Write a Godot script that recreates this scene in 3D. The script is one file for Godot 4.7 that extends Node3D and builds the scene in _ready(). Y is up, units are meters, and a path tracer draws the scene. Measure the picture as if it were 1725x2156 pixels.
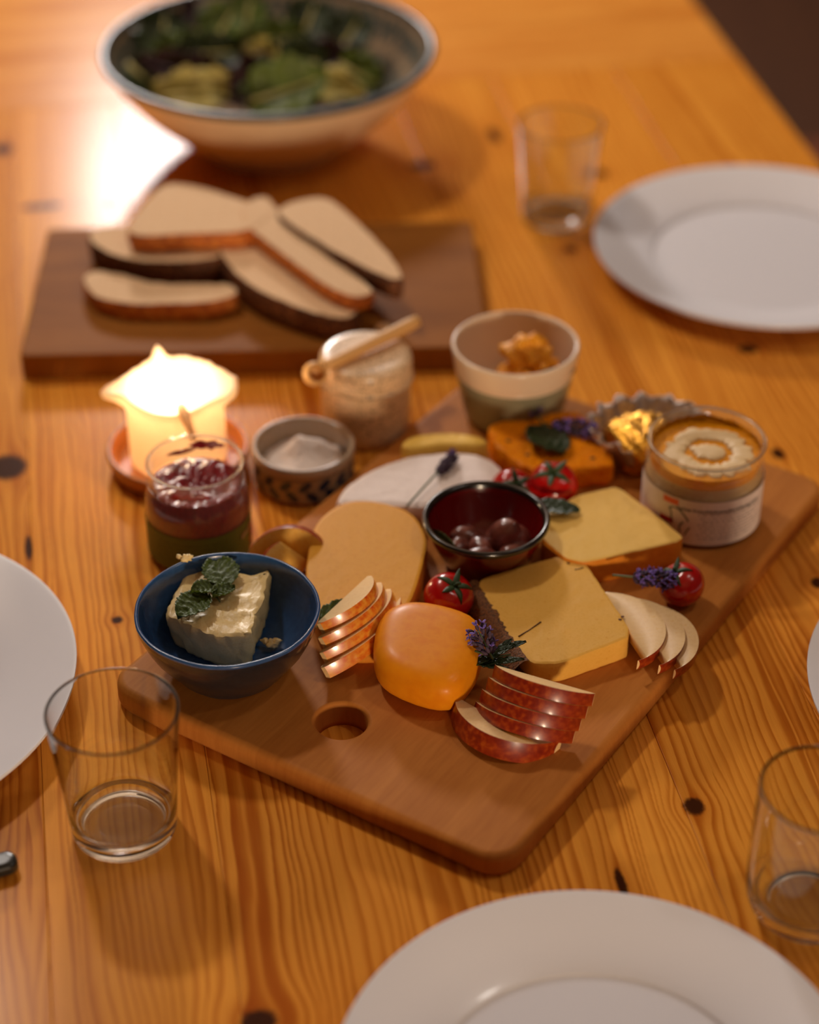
extends Node3D
# A pine table in the evening with a cheese board, a candle, salad and bread. Metres, y up; the table top lies at y = TABLE.

const TABLE := 0.75
const BOARD := 0.769          # top of the cheese board
var used := {}
var rng := RandomNumberGenerator.new()
var fn := FastNoiseLite.new()
var planar := Rect2()         # when it has an area, uv = (x, z) inside that rectangle
var M := {}


func _ready() -> void:
	rng.seed = 7
	fn.seed = 3
	fn.frequency = 1.0
	fn.noise_type = FastNoiseLite.TYPE_SIMPLEX_SMOOTH
	camera_and_light()
	materials()
	room()
	dining_table()
	bench()
	cheese_board()
	bread()
	salad()
	plates_and_glasses()
	candle()
	jars()
	pots()
	cheeses()
	apples()
	tomatoes_and_olives()
	butter_dish()
	herbs()
	cutlery()


# ---------------------------------------------------------------- camera, light

func camera_and_light() -> void:
	var cam := Camera3D.new()
	cam.name = "camera"
	add_child(cam)
	cam.position = Vector3(0, TABLE + 0.915, 1.28278)
	cam.rotation_degrees = Vector3(-35.5, 0, 0)
	var look := CameraAttributesPhysical.new()
	look.frustum_focal_length = 47.88
	look.frustum_focus_distance = 1.36
	look.exposure_aperture = 1.55
	look.frustum_near = 0.05
	look.frustum_far = 40.0
	cam.attributes = look
	cam.fov = 28.14
	cam.near = 0.05
	cam.far = 40.0
	cam.current = true
	var around := WorldEnvironment.new()
	around.name = "surroundings"
	var e := Environment.new()
	e.background_mode = Environment.BG_COLOR
	e.background_color = Color(0.01, 0.01, 0.014)
	e.tonemap_mode = Environment.TONE_MAPPER_LINEAR
	e.tonemap_exposure = 1.0
	e.sdfgi_enabled = true
	e.ssao_enabled = true
	e.ssil_enabled = true
	around.environment = e
	add_child(around)
	var warm := Color(1.0, 0.96, 0.92)
	lamp("globe_lamp", "white globe lamp hanging from a cord at the far end of the room", Vector3(-0.56, 2.02, -3.0), 0.17, 4.2, Color(1.0, 0.97, 0.95), "")
	lamp("ceiling_lamp", "small warm ceiling lamp beyond the salad bowl to the left of the table", Vector3(-0.76, 2.42, -0.95), 0.08, 1.04, warm, "small ceiling lamps")
	lamp("ceiling_lamp", "small warm ceiling lamp over the right side of the table", Vector3(0.84, 2.5, 0.2), 0.07, 0.20, warm, "small ceiling lamps")
	lamp("ceiling_lamp", "small warm ceiling lamp farthest out beside the right wall", Vector3(1.6, 2.5, 0.55), 0.07, 0.20, warm, "small ceiling lamps")
	lamp("globe_lamp", "round warm lamp on a low stand behind the camera", Vector3(0.5, 0.93, 2.7), 0.1, 3.4, Color(1.0, 0.88, 0.74), "")


func lamp(called: String, label: String, at: Vector3, r: float, energy: float, color: Color, group: String) -> void:
	var t = thing(called, label, "lamp", at, 0.0, group)
	var glow := StandardMaterial3D.new()
	glow.albedo_color = Color(0.9, 0.88, 0.85)
	glow.emission_enabled = true
	glow.emission = color
	glow.emission_energy_multiplier = 1.5
	var s = S()
	blob(s, Vector3.ZERO, Vector3(r, r, r), 2.0, Basis(), 0.0)
	part("bulb", s, glow, t)
	var metal := flat("lamp_metal", Color(0.35, 0.3, 0.25), 0.4)
	s = S()
	lathe(s, [[0.0, r * 0.93], [r * 0.5, r * 0.93], [r * 0.5, r * 1.25], [r * 0.2, r * 1.4], [0.0, r * 1.4]], 24)
	part("cap", s, metal, t)
	s = S()
	tube(s, [Vector3(0, r * 1.3, 0), Vector3(0, 2.7 - at.y, 0)], [0.004, 0.004], 8)
	part("cord", s, metal, t)
	var o := OmniLight3D.new()
	o.name = "light"
	o.light_color = color
	o.light_energy = energy
	o.light_size = r
	o.omni_range = 14.0
	o.omni_attenuation = 2.0
	o.shadow_enabled = true
	t.add_child(o)


# ---------------------------------------------------------------- things, parts, shapes

func numbered(n: String) -> String:
	var k: int = used.get(n, 0)
	used[n] = k + 1
	return n if k == 0 else "%s_%03d" % [n, k]


func thing(called: String, label: String, category: String, at := Vector3.ZERO, turn := 0.0, group := "") -> Node3D:
	var o := Node3D.new()
	o.name = numbered(called)
	add_child(o)
	o.position = at
	o.rotation.y = turn
	tag(o, label, category, group)
	return o


func tag(o: Node, label: String, category: String, group := "") -> void:
	o.set_meta("label", label)
	o.set_meta("category", category)
	if group != "":
		o.set_meta("group", group)


func S() -> SurfaceTool:
	var s := SurfaceTool.new()
	s.begin(Mesh.PRIMITIVE_TRIANGLES)
	s.set_smooth_group(0)
	return s


func shape_of(s: SurfaceTool) -> ArrayMesh:
	s.generate_normals()
	return s.commit()


func part(called: String, s: SurfaceTool, m: Material, parent: Node, label := "", stuff := false) -> MeshInstance3D:
	return put(called, shape_of(s), m, parent, label, stuff)


func put(called: String, mesh: Mesh, m: Material, parent: Node, label := "", stuff := false) -> MeshInstance3D:
	var o := MeshInstance3D.new()
	o.name = called
	o.mesh = mesh
	o.material_override = m
	parent.add_child(o, true)
	if label != "":
		o.set_meta("label", label)
	if stuff:
		o.set_meta("kind", "stuff")
	return o


func structure(called: String, s: SurfaceTool, m: Material) -> MeshInstance3D:
	var o = part(called, s, m, self)
	o.set_meta("kind", "structure")
	return o


func copy(o: Node3D, label: String, group := "") -> Node3D:
	var c: Node3D = o.duplicate()
	var stem: String = o.get_meta("stem")
	c.name = numbered(stem)
	add_child(c)
	c.set_meta("label", label)
	if group != "":
		c.set_meta("group", group)
	return c


func tri(s: SurfaceTool, a: Vector3, b: Vector3, c: Vector3, ua := Vector2.ZERO, ub := Vector2.ZERO, uc := Vector2.ZERO) -> void:
	# a, b, c counter-clockwise seen from outside; Godot wants clockwise
	if a.is_equal_approx(b) or b.is_equal_approx(c) or a.is_equal_approx(c):
		return
	if planar.has_area():
		ua = (Vector2(a.x, a.z) - planar.position) / planar.size
		ub = (Vector2(b.x, b.z) - planar.position) / planar.size
		uc = (Vector2(c.x, c.z) - planar.position) / planar.size
	s.set_uv(ua)
	s.add_vertex(a)
	s.set_uv(uc)
	s.add_vertex(c)
	s.set_uv(ub)
	s.add_vertex(b)


func rings(s: SurfaceTool, rr: Array, closed := true) -> void:
	var m := rr.size()
	for i in m - 1:
		var p: PackedVector3Array = rr[i]
		var q: PackedVector3Array = rr[i + 1]
		var n := p.size()
		for j in (n if closed else n - 1):
			var k := (j + 1) % n
			var u0 := float(j) / n
			var u1 := float(j + 1) / n
			if not closed:
				u0 = float(j) / (n - 1)
				u1 = float(j + 1) / (n - 1)
			var v0 := float(i) / (m - 1)
			var v1 := float(i + 1) / (m - 1)
			tri(s, p[j], q[j], q[k], Vector2(u0, v0), Vector2(u0, v1), Vector2(u1, v1))
			tri(s, p[j], q[k], p[k], Vector2(u0, v0), Vector2(u1, v1), Vector2(u1, v0))


func lathe(s: SurfaceTool, prof: Array, n := 64, at := Vector3.ZERO, a0 := 0.0, a1 := TAU, wob := 0.0) -> void:
	var whole := a1 - a0 > TAU - 0.001
	var rr := []
	for p in prof:
		var ring := PackedVector3Array()
		for j in (n if whole else n + 1):
			var a := a0 + (a1 - a0) * j / n
			var r: float = p[0]
			r *= 1.0 + wob * fn.get_noise_2d(cos(a) * 0.9 + at.x * 50.0, sin(a) * 0.9 + at.z * 50.0)
			ring.append(at + Vector3(r * cos(a), p[1], r * sin(a)))
		rr.append(ring)
	rings(s, rr, whole)


func curve(pts: Array, k := 5) -> Array:
	# Catmull-Rom through [r, y] pairs
	var out := []
	for i in pts.size() - 1:
		var a: Array = pts[maxi(i - 1, 0)]
		var b: Array = pts[i]
		var c: Array = pts[i + 1]
		var d: Array = pts[mini(i + 2, pts.size() - 1)]
		for j in k:
			var t := float(j) / k
			out.append([maxf(0.0, cubic_interpolate(b[0], c[0], a[0], d[0], t)), cubic_interpolate(b[1], c[1], a[1], d[1], t)])
	out.append(pts[-1])
	return out


func tube(s: SurfaceTool, pts: Array, rad: Array, n := 10) -> void:
	var rr := []
	var m := pts.size()
	var side := Vector3.ZERO
	for i in m:
		var d: Vector3 = (pts[mini(i + 1, m - 1)] - pts[maxi(i - 1, 0)]).normalized()
		if side == Vector3.ZERO:
			side = d.cross(Vector3(0.31, 0.2, 0.93)).normalized()
		side = (side - d * side.dot(d)).normalized()
		var other := d.cross(side)
		var ring := PackedVector3Array()
		for j in n:
			var a := -TAU * j / n
			ring.append(pts[i] + (side * cos(a) + other * sin(a)) * float(rad[i]))
		if i == 0:
			rr.append(flat_ring(pts[0], n))
		rr.append(ring)
		if i == m - 1:
			rr.append(flat_ring(pts[i], n))
	rings(s, rr)


func flat_ring(p: Vector3, n: int) -> PackedVector3Array:
	var r := PackedVector3Array()
	r.resize(n)
	r.fill(p)
	return r


func spow(v: float, e: float) -> float:
	return signf(v) * pow(absf(v), e)


func blob(s: SurfaceTool, at: Vector3, r: Vector3, power := 2.0, b := Basis(), bumps := 0.0, n := 28, m := 16, freq := 60.0) -> void:
	# superellipsoid: power 2 is an ellipsoid, more is boxier
	var e := 2.0 / power
	var rr := []
	for i in m + 1:
		var t := -PI / 2 + PI * i / m
		var ring := PackedVector3Array()
		for j in n:
			var a := TAU * j / n
			var p := Vector3(r.x * spow(cos(t), e) * spow(cos(a), e), r.y * spow(sin(t), e), r.z * spow(cos(t), e) * spow(sin(a), e))
			if bumps > 0.0:
				var w := at + p
				p += p.normalized() * bumps * fn.get_noise_3d(w.x * freq, w.y * freq, w.z * freq)
			ring.append(at + b * p)
		rr.append(ring)
	rings(s, rr)


func chaikin(poly: Array, times := 2, cut := 0.25) -> Array:
	var p := poly
	for t in times:
		var q := []
		for i in p.size():
			var a: Vector2 = p[i]
			var b: Vector2 = p[(i + 1) % p.size()]
			q.append(a.lerp(b, cut))
			q.append(b.lerp(a, cut))
		p = q
	return p


func outline(poly: Array, n := 80, times := 2, cut := 0.25) -> Array:
	# a rounded, evenly spaced outline that runs the way the rings want it
	var p := chaikin(poly, times, cut)
	var area := 0.0
	var total := 0.0
	for i in p.size():
		var a: Vector2 = p[i]
		var b: Vector2 = p[(i + 1) % p.size()]
		area += a.cross(b)
		total += a.distance_to(b)
	if area < 0.0:
		p.reverse()
	var out := []
	var i := 0
	var gone := 0.0
	for k in n:
		var want := total * k / n
		while true:
			var a: Vector2 = p[i]
			var b: Vector2 = p[(i + 1) % p.size()]
			var d := a.distance_to(b)
			if gone + d >= want or i >= p.size() - 1:
				out.append(a.lerp(b, clampf((want - gone) / maxf(d, 1e-6), 0, 1)))
				break
			gone += d
			i += 1
	return out


func inset(o: Array, d: float) -> Array:
	var n := o.size()
	var out := []
	for i in n:
		var t: Vector2 = (o[(i + 2) % n] - o[(i - 2 + n) % n]).normalized()
		out.append(o[i] + Vector2(-t.y, t.x) * d)
	return out


func level(o: Array, y: float, bumps := 0.0, tilt := Vector2.ZERO, pivot := Vector2.ZERO) -> PackedVector3Array:
	var r := PackedVector3Array()
	for v: Vector2 in o:
		var p := Vector3(v.x, y + (v - pivot).dot(tilt), v.y)
		if bumps > 0.0:
			p += bumps * Vector3(fn.get_noise_3d(p.x * 90, p.y * 90, p.z * 90), 0.7 * fn.get_noise_3d(p.z * 80 + 9, p.x * 80, p.y * 80), fn.get_noise_3d(p.y * 90, p.z * 90, p.x * 90 + 5))
		r.append(p)
	return r


func middle(o: Array) -> Vector2:
	var c := Vector2.ZERO
	for v: Vector2 in o:
		c += v
	return c / o.size()


func slab(sides: SurfaceTool, top: SurfaceTool, o: Array, y0: float, y1: float, r := 0.003, bumps := 0.0, tilt := Vector2.ZERO, under := [], sag := 0.0) -> void:
	# a block with rounded edges; «under» is another outline for its foot, sag bulges the sides
	var c := middle(o)
	var foot: Array = under if under.size() else o
	var rr := []
	rr.append(level(shrink(foot, c, 0.0), y0))
	rr.append(level(inset(foot, r), y0, bumps * 0.5))
	rr.append(level(inset(foot, r * 0.3), y0 + r * 0.3, bumps))
	for k in 5:
		var t := k / 4.0
		var mid := []
		for i in o.size():
			mid.append(foot[i].lerp(o[i], t))
		rr.append(level(inset(mid, -sag * sin(PI * t)), lerpf(y0 + r, y1 - r, t), bumps, tilt * t, c))
	rr.append(level(inset(o, r * 0.3), y1 - r * 0.3, bumps, tilt, c))
	rings(sides, rr)
	var cap := [rr[-1]]
	cap.append(level(inset(o, r), y1, bumps, tilt, c))
	cap.append(level(inset(o, r + 0.0008), y1, bumps, tilt, c))
	for k in [0.92, 0.84, 0.76, 0.68, 0.6, 0.52, 0.44, 0.36, 0.28, 0.2, 0.12, 0.05, 0.0]:
		cap.append(level(shrink(inset(o, r), c, k), y1, bumps * smoothstep(0.0, 0.6, k), tilt, c))
	rings(top, cap)


func shrink(o: Array, c: Vector2, k: float) -> Array:
	var out := []
	for v: Vector2 in o:
		out.append(c + (v - c) * k)
	return out


func rounded_box(s: SurfaceTool, lo: Vector3, hi: Vector3, r := 0.002, corner := 0.0) -> void:
	var o := rounded_rect(Vector2(lo.x, lo.z), Vector2(hi.x, hi.z), maxf(corner, r))
	var c := middle(o)
	var rr := [level(shrink(o, c, 0), lo.y), level(inset_rect(o, c, r), lo.y), level(o, lo.y + r), level(o, lo.y + r * 1.1), level(o, hi.y - r * 1.1), level(o, hi.y - r), level(inset_rect(o, c, r * 0.3), hi.y - r * 0.3), level(inset_rect(o, c, r), hi.y), level(inset_rect(o, c, r * 1.3), hi.y), level(shrink(o, c, 0), hi.y)]
	rings(s, rr)


func inset_rect(o: Array, c: Vector2, d: float) -> Array:
	var out := []
	for v: Vector2 in o:
		out.append(v - Vector2(signf(v.x - c.x) * minf(d, absf(v.x - c.x)), signf(v.y - c.y) * minf(d, absf(v.y - c.y))))
	return out


func rounded_rect(lo: Vector2, hi: Vector2, r: float, k := 5) -> Array:
	var out := []
	var cs := [Vector2(hi.x - r, hi.y - r), Vector2(lo.x + r, hi.y - r), Vector2(lo.x + r, lo.y + r), Vector2(hi.x - r, lo.y + r)]
	for q in 4:
		for j in k + 1:
			var a := PI / 2 * (q + float(j) / k)
			out.append(cs[q] + Vector2(cos(a), sin(a)) * r)
	return out


# ---------------------------------------------------------------- materials

func flat(called: String, c: Color, rough := 0.5, spec := 0.5) -> StandardMaterial3D:
	if M.has(called):
		return M[called]
	var m := StandardMaterial3D.new()
	m.resource_name = called
	m.albedo_color = c
	m.roughness = rough
	m.metallic_specular = spec
	M[called] = m
	return m


func mottled(called: String, stops: Array, size: float, rough := 0.6, relief := 0.0, octaves := 4, sharp := false, rel_size := 0.0) -> StandardMaterial3D:
	# colour from seamless noise laid on from three sides; stops are [offset, colour]; size is the width of the pattern in metres
	var m := flat(called, Color.WHITE, rough)
	var n := FastNoiseLite.new()
	n.seed = hash(called) % 1000
	n.frequency = 0.03
	n.fractal_octaves = octaves
	if sharp:
		n.noise_type = FastNoiseLite.TYPE_CELLULAR
		n.frequency = 0.05
	var t := NoiseTexture2D.new()
	t.width = 256
	t.height = 256
	t.seamless = true
	t.noise = n
	var g := Gradient.new()
	var offs := PackedFloat32Array()
	var cols := PackedColorArray()
	for st in stops:
		offs.append(st[0])
		cols.append(st[1])
	g.offsets = offs
	g.colors = cols
	t.color_ramp = g
	m.albedo_texture = t
	m.uv1_triplanar = true
	m.uv1_scale = Vector3.ONE / size
	if relief > 0.0:
		m.heightmap_enabled = true
		m.heightmap_scale = relief
		var t2 := NoiseTexture2D.new()
		t2.width = 256
		t2.height = 256
		t2.seamless = true
		t2.noise = n
		m.heightmap_texture = t2
	return m


func glass_of(called: String, tint: Color) -> StandardMaterial3D:
	var m := flat(called, tint, 0.0)
	m.refraction_enabled = true
	m.refraction_scale = 0.05
	m.transparency = BaseMaterial3D.TRANSPARENCY_ALPHA
	return m


func pane_of(called: String, tint: Color) -> StandardMaterial3D:
	var m := flat(called, tint, 0.02)
	m.transparency = BaseMaterial3D.TRANSPARENCY_ALPHA
	return m


func ramp(m: StandardMaterial3D, coat := 0.0, coat_rough := 0.1, sss := 0.0) -> StandardMaterial3D:
	if coat > 0.0:
		m.clearcoat_enabled = true
		m.clearcoat = coat
		m.clearcoat_roughness = coat_rough
	if sss > 0.0:
		m.subsurf_scatter_enabled = true
		m.subsurf_scatter_strength = sss
	return m


func rgb(r: int, g: int, b: int) -> Color:
	return Color(r / 255.0, g / 255.0, b / 255.0)


func materials() -> void:
	ramp(flat("plate_china", rgb(232, 229, 232), 0.3), 0.3, 0.08)
	glass_of("tumbler_glass", Color(0.97, 0.98, 0.98, 0.0))
	pane_of("jar_glass", Color(0.95, 0.97, 0.97, 0.04))
	mottled("cheese_pale", [[0.0, rgb(238, 192, 98)], [0.5, rgb(241, 196, 104)], [1.0, rgb(236, 188, 92)]], 0.05, 0.5, 0.004)
	mottled("cheese_golden", [[0.0, rgb(222, 154, 42)], [0.5, rgb(227, 160, 48)], [1.0, rgb(218, 148, 38)]], 0.05, 0.5, 0.004)
	mottled("cheese_herb", [[0.0, rgb(226, 170, 70)], [0.45, rgb(232, 178, 82)], [0.8, rgb(228, 172, 74)], [1.0, rgb(218, 154, 56)]], 0.04, 0.55, 0.006)
	mottled("rind_gold", [[0.0, rgb(206, 122, 34)], [1.0, rgb(224, 146, 52)]], 0.04, 0.5, 0.003)
	mottled("rind_orange", [[0.0, rgb(214, 128, 34)], [1.0, rgb(230, 146, 48)]], 0.06, 0.5, 0.003)
	mottled("rind_herbs", [[0.0, rgb(44, 26, 10)], [0.35, rgb(84, 48, 16)], [0.55, rgb(150, 88, 28)], [0.75, rgb(70, 44, 16)], [1.0, rgb(190, 120, 50)]], 0.02, 0.8, 0.08)
	mottled("brie_white", [[0.0, rgb(238, 220, 210)], [0.6, rgb(246, 230, 220)], [1.0, rgb(240, 222, 210)]], 0.04, 0.8, 0.01)
	mottled("cheese_yellow", [[0.0, rgb(236, 188, 78)], [1.0, rgb(242, 198, 94)]], 0.05, 0.5)
	mottled("cheese_tomato", [[0.0, rgb(206, 88, 0)], [0.4, rgb(246, 140, 2)], [0.7, rgb(250, 160, 8)], [0.9, rgb(236, 120, 2)], [1.0, rgb(150, 60, 4)]], 0.03, 0.5, 0.03)
	ramp(mottled("cheese_smoked", [[0.0, rgb(226, 128, 12)], [0.6, rgb(236, 146, 20)], [1.0, rgb(228, 134, 14)]], 0.12, 0.42, 0.002), 0.12, 0.25, 0.1)
	mottled("butter_pale", [[0.0, rgb(240, 204, 130)], [0.5, rgb(248, 220, 154)], [1.0, rgb(242, 208, 136)]], 0.04, 0.4, 0.02)
	mottled("bread_crumb", [[0.0, rgb(214, 168, 120)], [0.4, rgb(230, 190, 144)], [1.0, rgb(236, 200, 158)]], 0.03, 0.9, 0.03)
	mottled("bread_crust", [[0.0, rgb(116, 52, 12)], [0.4, rgb(180, 92, 22)], [0.65, rgb(206, 122, 40)], [1.0, rgb(222, 156, 84)]], 0.07, 0.7, 0.03)
	mottled("bread_dark_crust", [[0.0, rgb(40, 20, 8)], [0.5, rgb(82, 42, 14)], [0.8, rgb(150, 88, 36)], [1.0, rgb(190, 124, 62)]], 0.05, 0.75, 0.04)
	ramp(mottled("apple_skin", [[0.0, rgb(108, 18, 5)], [0.45, rgb(138, 36, 8)], [0.7, rgb(166, 64, 14)], [1.0, rgb(192, 100, 30)]], 0.05, 0.35), 0.35, 0.15)
	ramp(mottled("apple_skin_gold", [[0.0, rgb(196, 60, 16)], [0.35, rgb(218, 108, 26)], [0.7, rgb(230, 150, 48)], [1.0, rgb(236, 166, 64)]], 0.05, 0.3), 0.4, 0.15)
	mottled("apple_flesh", [[0.0, rgb(232, 190, 130)], [0.6, rgb(240, 204, 148)], [1.0, rgb(234, 186, 112)]], 0.04, 0.45)
	mottled("apple_flesh_gold", [[0.0, rgb(228, 166, 60)], [0.5, rgb(238, 190, 96)], [1.0, rgb(226, 154, 40)]], 0.03, 0.4)
	ramp(flat("tomato_skin", rgb(186, 8, 8), 0.2), 0.8, 0.04, 0.0)
	mottled("calyx_green", [[0.0, rgb(30, 52, 18)], [1.0, rgb(62, 84, 36)]], 0.01, 0.6)
	ramp(mottled("olive_skin", [[0.0, rgb(74, 30, 24)], [0.5, rgb(112, 54, 40)], [1.0, rgb(146, 80, 62)]], 0.06, 0.3), 0.7, 0.08)
	mottled("mint_green", [[0.0, rgb(46, 62, 12)], [0.5, rgb(68, 86, 18)], [1.0, rgb(90, 104, 28)]], 0.02, 0.55, 0.03)
	mottled("bay_green", [[0.0, rgb(30, 46, 18)], [1.0, rgb(48, 66, 28)]], 0.02, 0.45, 0.01)
	mottled("lavender_bud", [[0.0, rgb(44, 34, 46)], [0.5, rgb(72, 54, 78)], [1.0, rgb(112, 78, 84)]], 0.008, 0.8)
	flat("lavender_petal", rgb(116, 92, 176), 0.7)
	flat("stem_green", rgb(84, 96, 56), 0.6)
	mottled("ceramic_speckled", [[0.0, rgb(216, 176, 132)], [0.45, rgb(236, 202, 160)], [0.66, rgb(230, 194, 152)], [0.72, rgb(160, 120, 82)], [0.78, rgb(90, 62, 42)], [1.0, rgb(60, 40, 28)]], 0.035, 0.3, 0.0, 3)
	ramp(mottled("ceramic_sand", [[0.0, rgb(228, 200, 168)], [1.0, rgb(238, 212, 182)]], 0.01, 0.35), 0.5, 0.12)
	ramp(mottled("ceramic_sage", [[0.0, rgb(122, 120, 96)], [1.0, rgb(146, 142, 114)]], 0.02, 0.35), 0.4, 0.15)
	ramp(mottled("ceramic_blue", [[0.0, rgb(34, 68, 114)], [0.6, rgb(42, 80, 128)], [1.0, rgb(52, 92, 142)]], 0.05, 0.25), 0.6, 0.08)
	ramp(mottled("ceramic_ink", [[0.0, rgb(14, 22, 30)], [1.0, rgb(26, 38, 46)]], 0.03, 0.3), 0.6, 0.1)
	ramp(flat("ceramic_red", rgb(112, 8, 10), 0.2), 0.9, 0.05)
	ramp(flat("ceramic_black", rgb(16, 14, 14), 0.2), 0.9, 0.05)
	ramp(flat("ceramic_teal", rgb(26, 46, 52), 0.3), 0.5, 0.1)
	ramp(mottled("ceramic_cream", [[0.0, rgb(240, 212, 174)], [1.0, rgb(244, 218, 182)]], 0.1, 0.35), 0.3, 0.2)
	var wax := flat("wax", rgb(250, 232, 202), 0.45)
	wax.backlight_enabled = true
	wax.backlight = Color(1.0, 0.94, 0.84)
	mottled("spread_beet", [[0.0, rgb(104, 8, 16)], [0.6, rgb(136, 18, 26)], [1.0, rgb(158, 34, 34)]], 0.03, 0.35, 0.02)
	mottled("spread_orange", [[0.0, rgb(222, 116, 4)], [0.45, rgb(246, 160, 14)], [0.8, rgb(250, 182, 34)], [1.0, rgb(206, 96, 4)]], 0.02, 0.5, 0.06)
	mottled("salt_white", [[0.0, rgb(232, 216, 204)], [1.0, rgb(250, 238, 228)]], 0.01, 0.85, 0.03)
	for k in ["cheese_pale", "cheese_golden", "cheese_herb", "cheese_yellow", "cheese_smoked", "rind_gold", "rind_orange", "cheese_tomato"]:
		M[k].metallic_specular = 0.26
	var gold := mottled("foil_gold", [[0.0, rgb(220, 150, 40)], [1.0, rgb(246, 190, 80)]], 0.03, 0.28, 0.08, 3, true)
	gold.metallic = 0.9
	var silver := mottled("foil_silver", [[0.0, rgb(190, 176, 166)], [1.0, rgb(226, 214, 206)]], 0.03, 0.35, 0.05, 3, true)
	silver.metallic = 0.7
	mottled("spoon_wood", [[0.0, rgb(214, 158, 90)], [1.0, rgb(228, 176, 108)]], 0.03, 0.5)
	mottled("saucer_wood", [[0.0, rgb(184, 112, 52)], [1.0, rgb(206, 134, 68)]], 0.05, 0.45)


# ---------------------------------------------------------------- wood pictures

func plank_picture(w: int, h: int, area: Rect2, seams: Array, knots: Array) -> ImageTexture:
	# pine: fine rings running along z, bent round the knots; light and dark are linear colours turned to sRGB at the end
	var data := PackedByteArray()
	data.resize(w * h * 3)
	var light := Vector3(244, 166, 64)
	var dark := Vector3(172, 84, 14)
	var brown := Vector3(54, 24, 8)
	var at := 0
	var plank_tone := [0.0, -6.0, 5.0, -3.0, 2.0, -7.0, 4.0, -2.0, 3.0, 0.0]
	for j in h:
		var z := area.position.y + area.size.y * (j + 0.5) / h
		var near := []
		for k in knots:
			if absf(z - k[1]) < 0.11 + k[2] * 3.0:
				near.append(k)
		for i in w:
			var x := area.position.x + area.size.x * (i + 0.5) / w
			var p := 0
			while p < seams.size() - 2 and x > seams[p + 1]:
				p += 1
			var lo: float = seams[p]
			var hi: float = seams[p + 1]
			var off := p * 13.7
			var xw := x
			var spot := 0.0
			var halo := 0.0
			for k in near:
				var kx: float = k[0]
				if kx < lo - 0.01 or kx > hi + 0.01:
					continue
				var dx: float = (x - kx) / k[3]
				var dz: float = (z - k[1])
				var d := sqrt(dx * dx + dz * dz * k[4])
				var r: float = k[2]
				if d < r * 6.0:
					var f := exp(-d * d / (r * r * 5.0))
					xw -= (x - kx) * f * 0.85
					halo = maxf(halo, f)
					spot = maxf(spot, clampf((r * 1.12 - d + r * 0.2 * fn.get_noise_2d(x * 260.0, z * 260.0)) / (r * 0.35), 0.0, 1.0))
			var bend := fn.get_noise_2d(xw * 5.0 + off, z * 1.4 + off)
			var c: float = lerpf(lo, hi, 0.5 + 0.45 * sin(off))
			var q := absf(xw - c) + bend * 0.016 + fn.get_noise_2d(xw * 40.0 + off, z * 5.0) * 0.0011 + 0.02 * (z + 0.1) * (z + 0.1) * (1.0 if p % 2 == 0 else -0.6)
			var dens := 150.0 + 55.0 * fn.get_noise_2d(off + 3.0, q * 14.0)
			var ring := fposmod(q * dens + off, 1.0)
			var late := smoothstep(0.35, 0.93, ring) * (1.0 - smoothstep(0.93, 1.0, ring))
			var strength := 0.5 + 0.45 * fn.get_noise_2d(xw * 9.0 + off * 2.0, z * 1.1)
			var fibre := fn.get_noise_2d(x * 900.0, z * 22.0)
			var broad := fn.get_noise_2d(x * 7.0 + 40.0, z * 3.0 + off)
			var col := light.lerp(dark, clampf(late * strength + 0.12 + 0.1 * fibre + 0.16 * broad + halo * 0.25, 0.0, 1.0))
			col += Vector3(1, 0.8, 0.5) * plank_tone[p]
			col = col.lerp(brown, spot * 0.92)
			data[at] = clampi(int(col.x), 0, 255)
			data[at + 1] = clampi(int(col.y), 0, 255)
			data[at + 2] = clampi(int(col.z), 0, 255)
			at += 3
	var im := Image.create_from_data(w, h, false, Image.FORMAT_RGB8, data)
	return ImageTexture.create_from_image(im)


func board_picture(w: int, h: int, light: Vector3, dark: Vector3, along_x: bool, scale: Vector2, salt: float) -> ImageTexture:
	# close-grained hardwood with short flecks
	var data := PackedByteArray()
	data.resize(w * h * 3)
	var at := 0
	for j in h:
		for i in w:
			var u := scale.x * i / w
			var v := scale.y * j / h
			if along_x:
				var t := u
				u = v
				v = t
			var a := fn.get_noise_2d(u * 26.0 + salt, v * 3.0)
			var b := fn.get_noise_2d(u * 300.0 + salt, v * 26.0)
			var c := fn.get_noise_2d(u * 90.0 + 2.0 * a + salt, v * 5.0)
			var col := light.lerp(dark, clampf(0.4 + 0.4 * a + 0.22 * b + 0.25 * c, 0.0, 1.0))
			data[at] = clampi(int(col.x), 0, 255)
			data[at + 1] = clampi(int(col.y), 0, 255)
			data[at + 2] = clampi(int(col.z), 0, 255)
			at += 3
	return ImageTexture.create_from_image(Image.create_from_data(w, h, false, Image.FORMAT_RGB8, data))


func textured(called: String, t: Texture2D, rough: float, coat := 0.0, coat_rough := 0.2) -> StandardMaterial3D:
	var m := flat(called, Color.WHITE, rough)
	m.albedo_texture = t
	return ramp(m, coat, coat_rough)


# ---------------------------------------------------------------- room, table, bench

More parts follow.
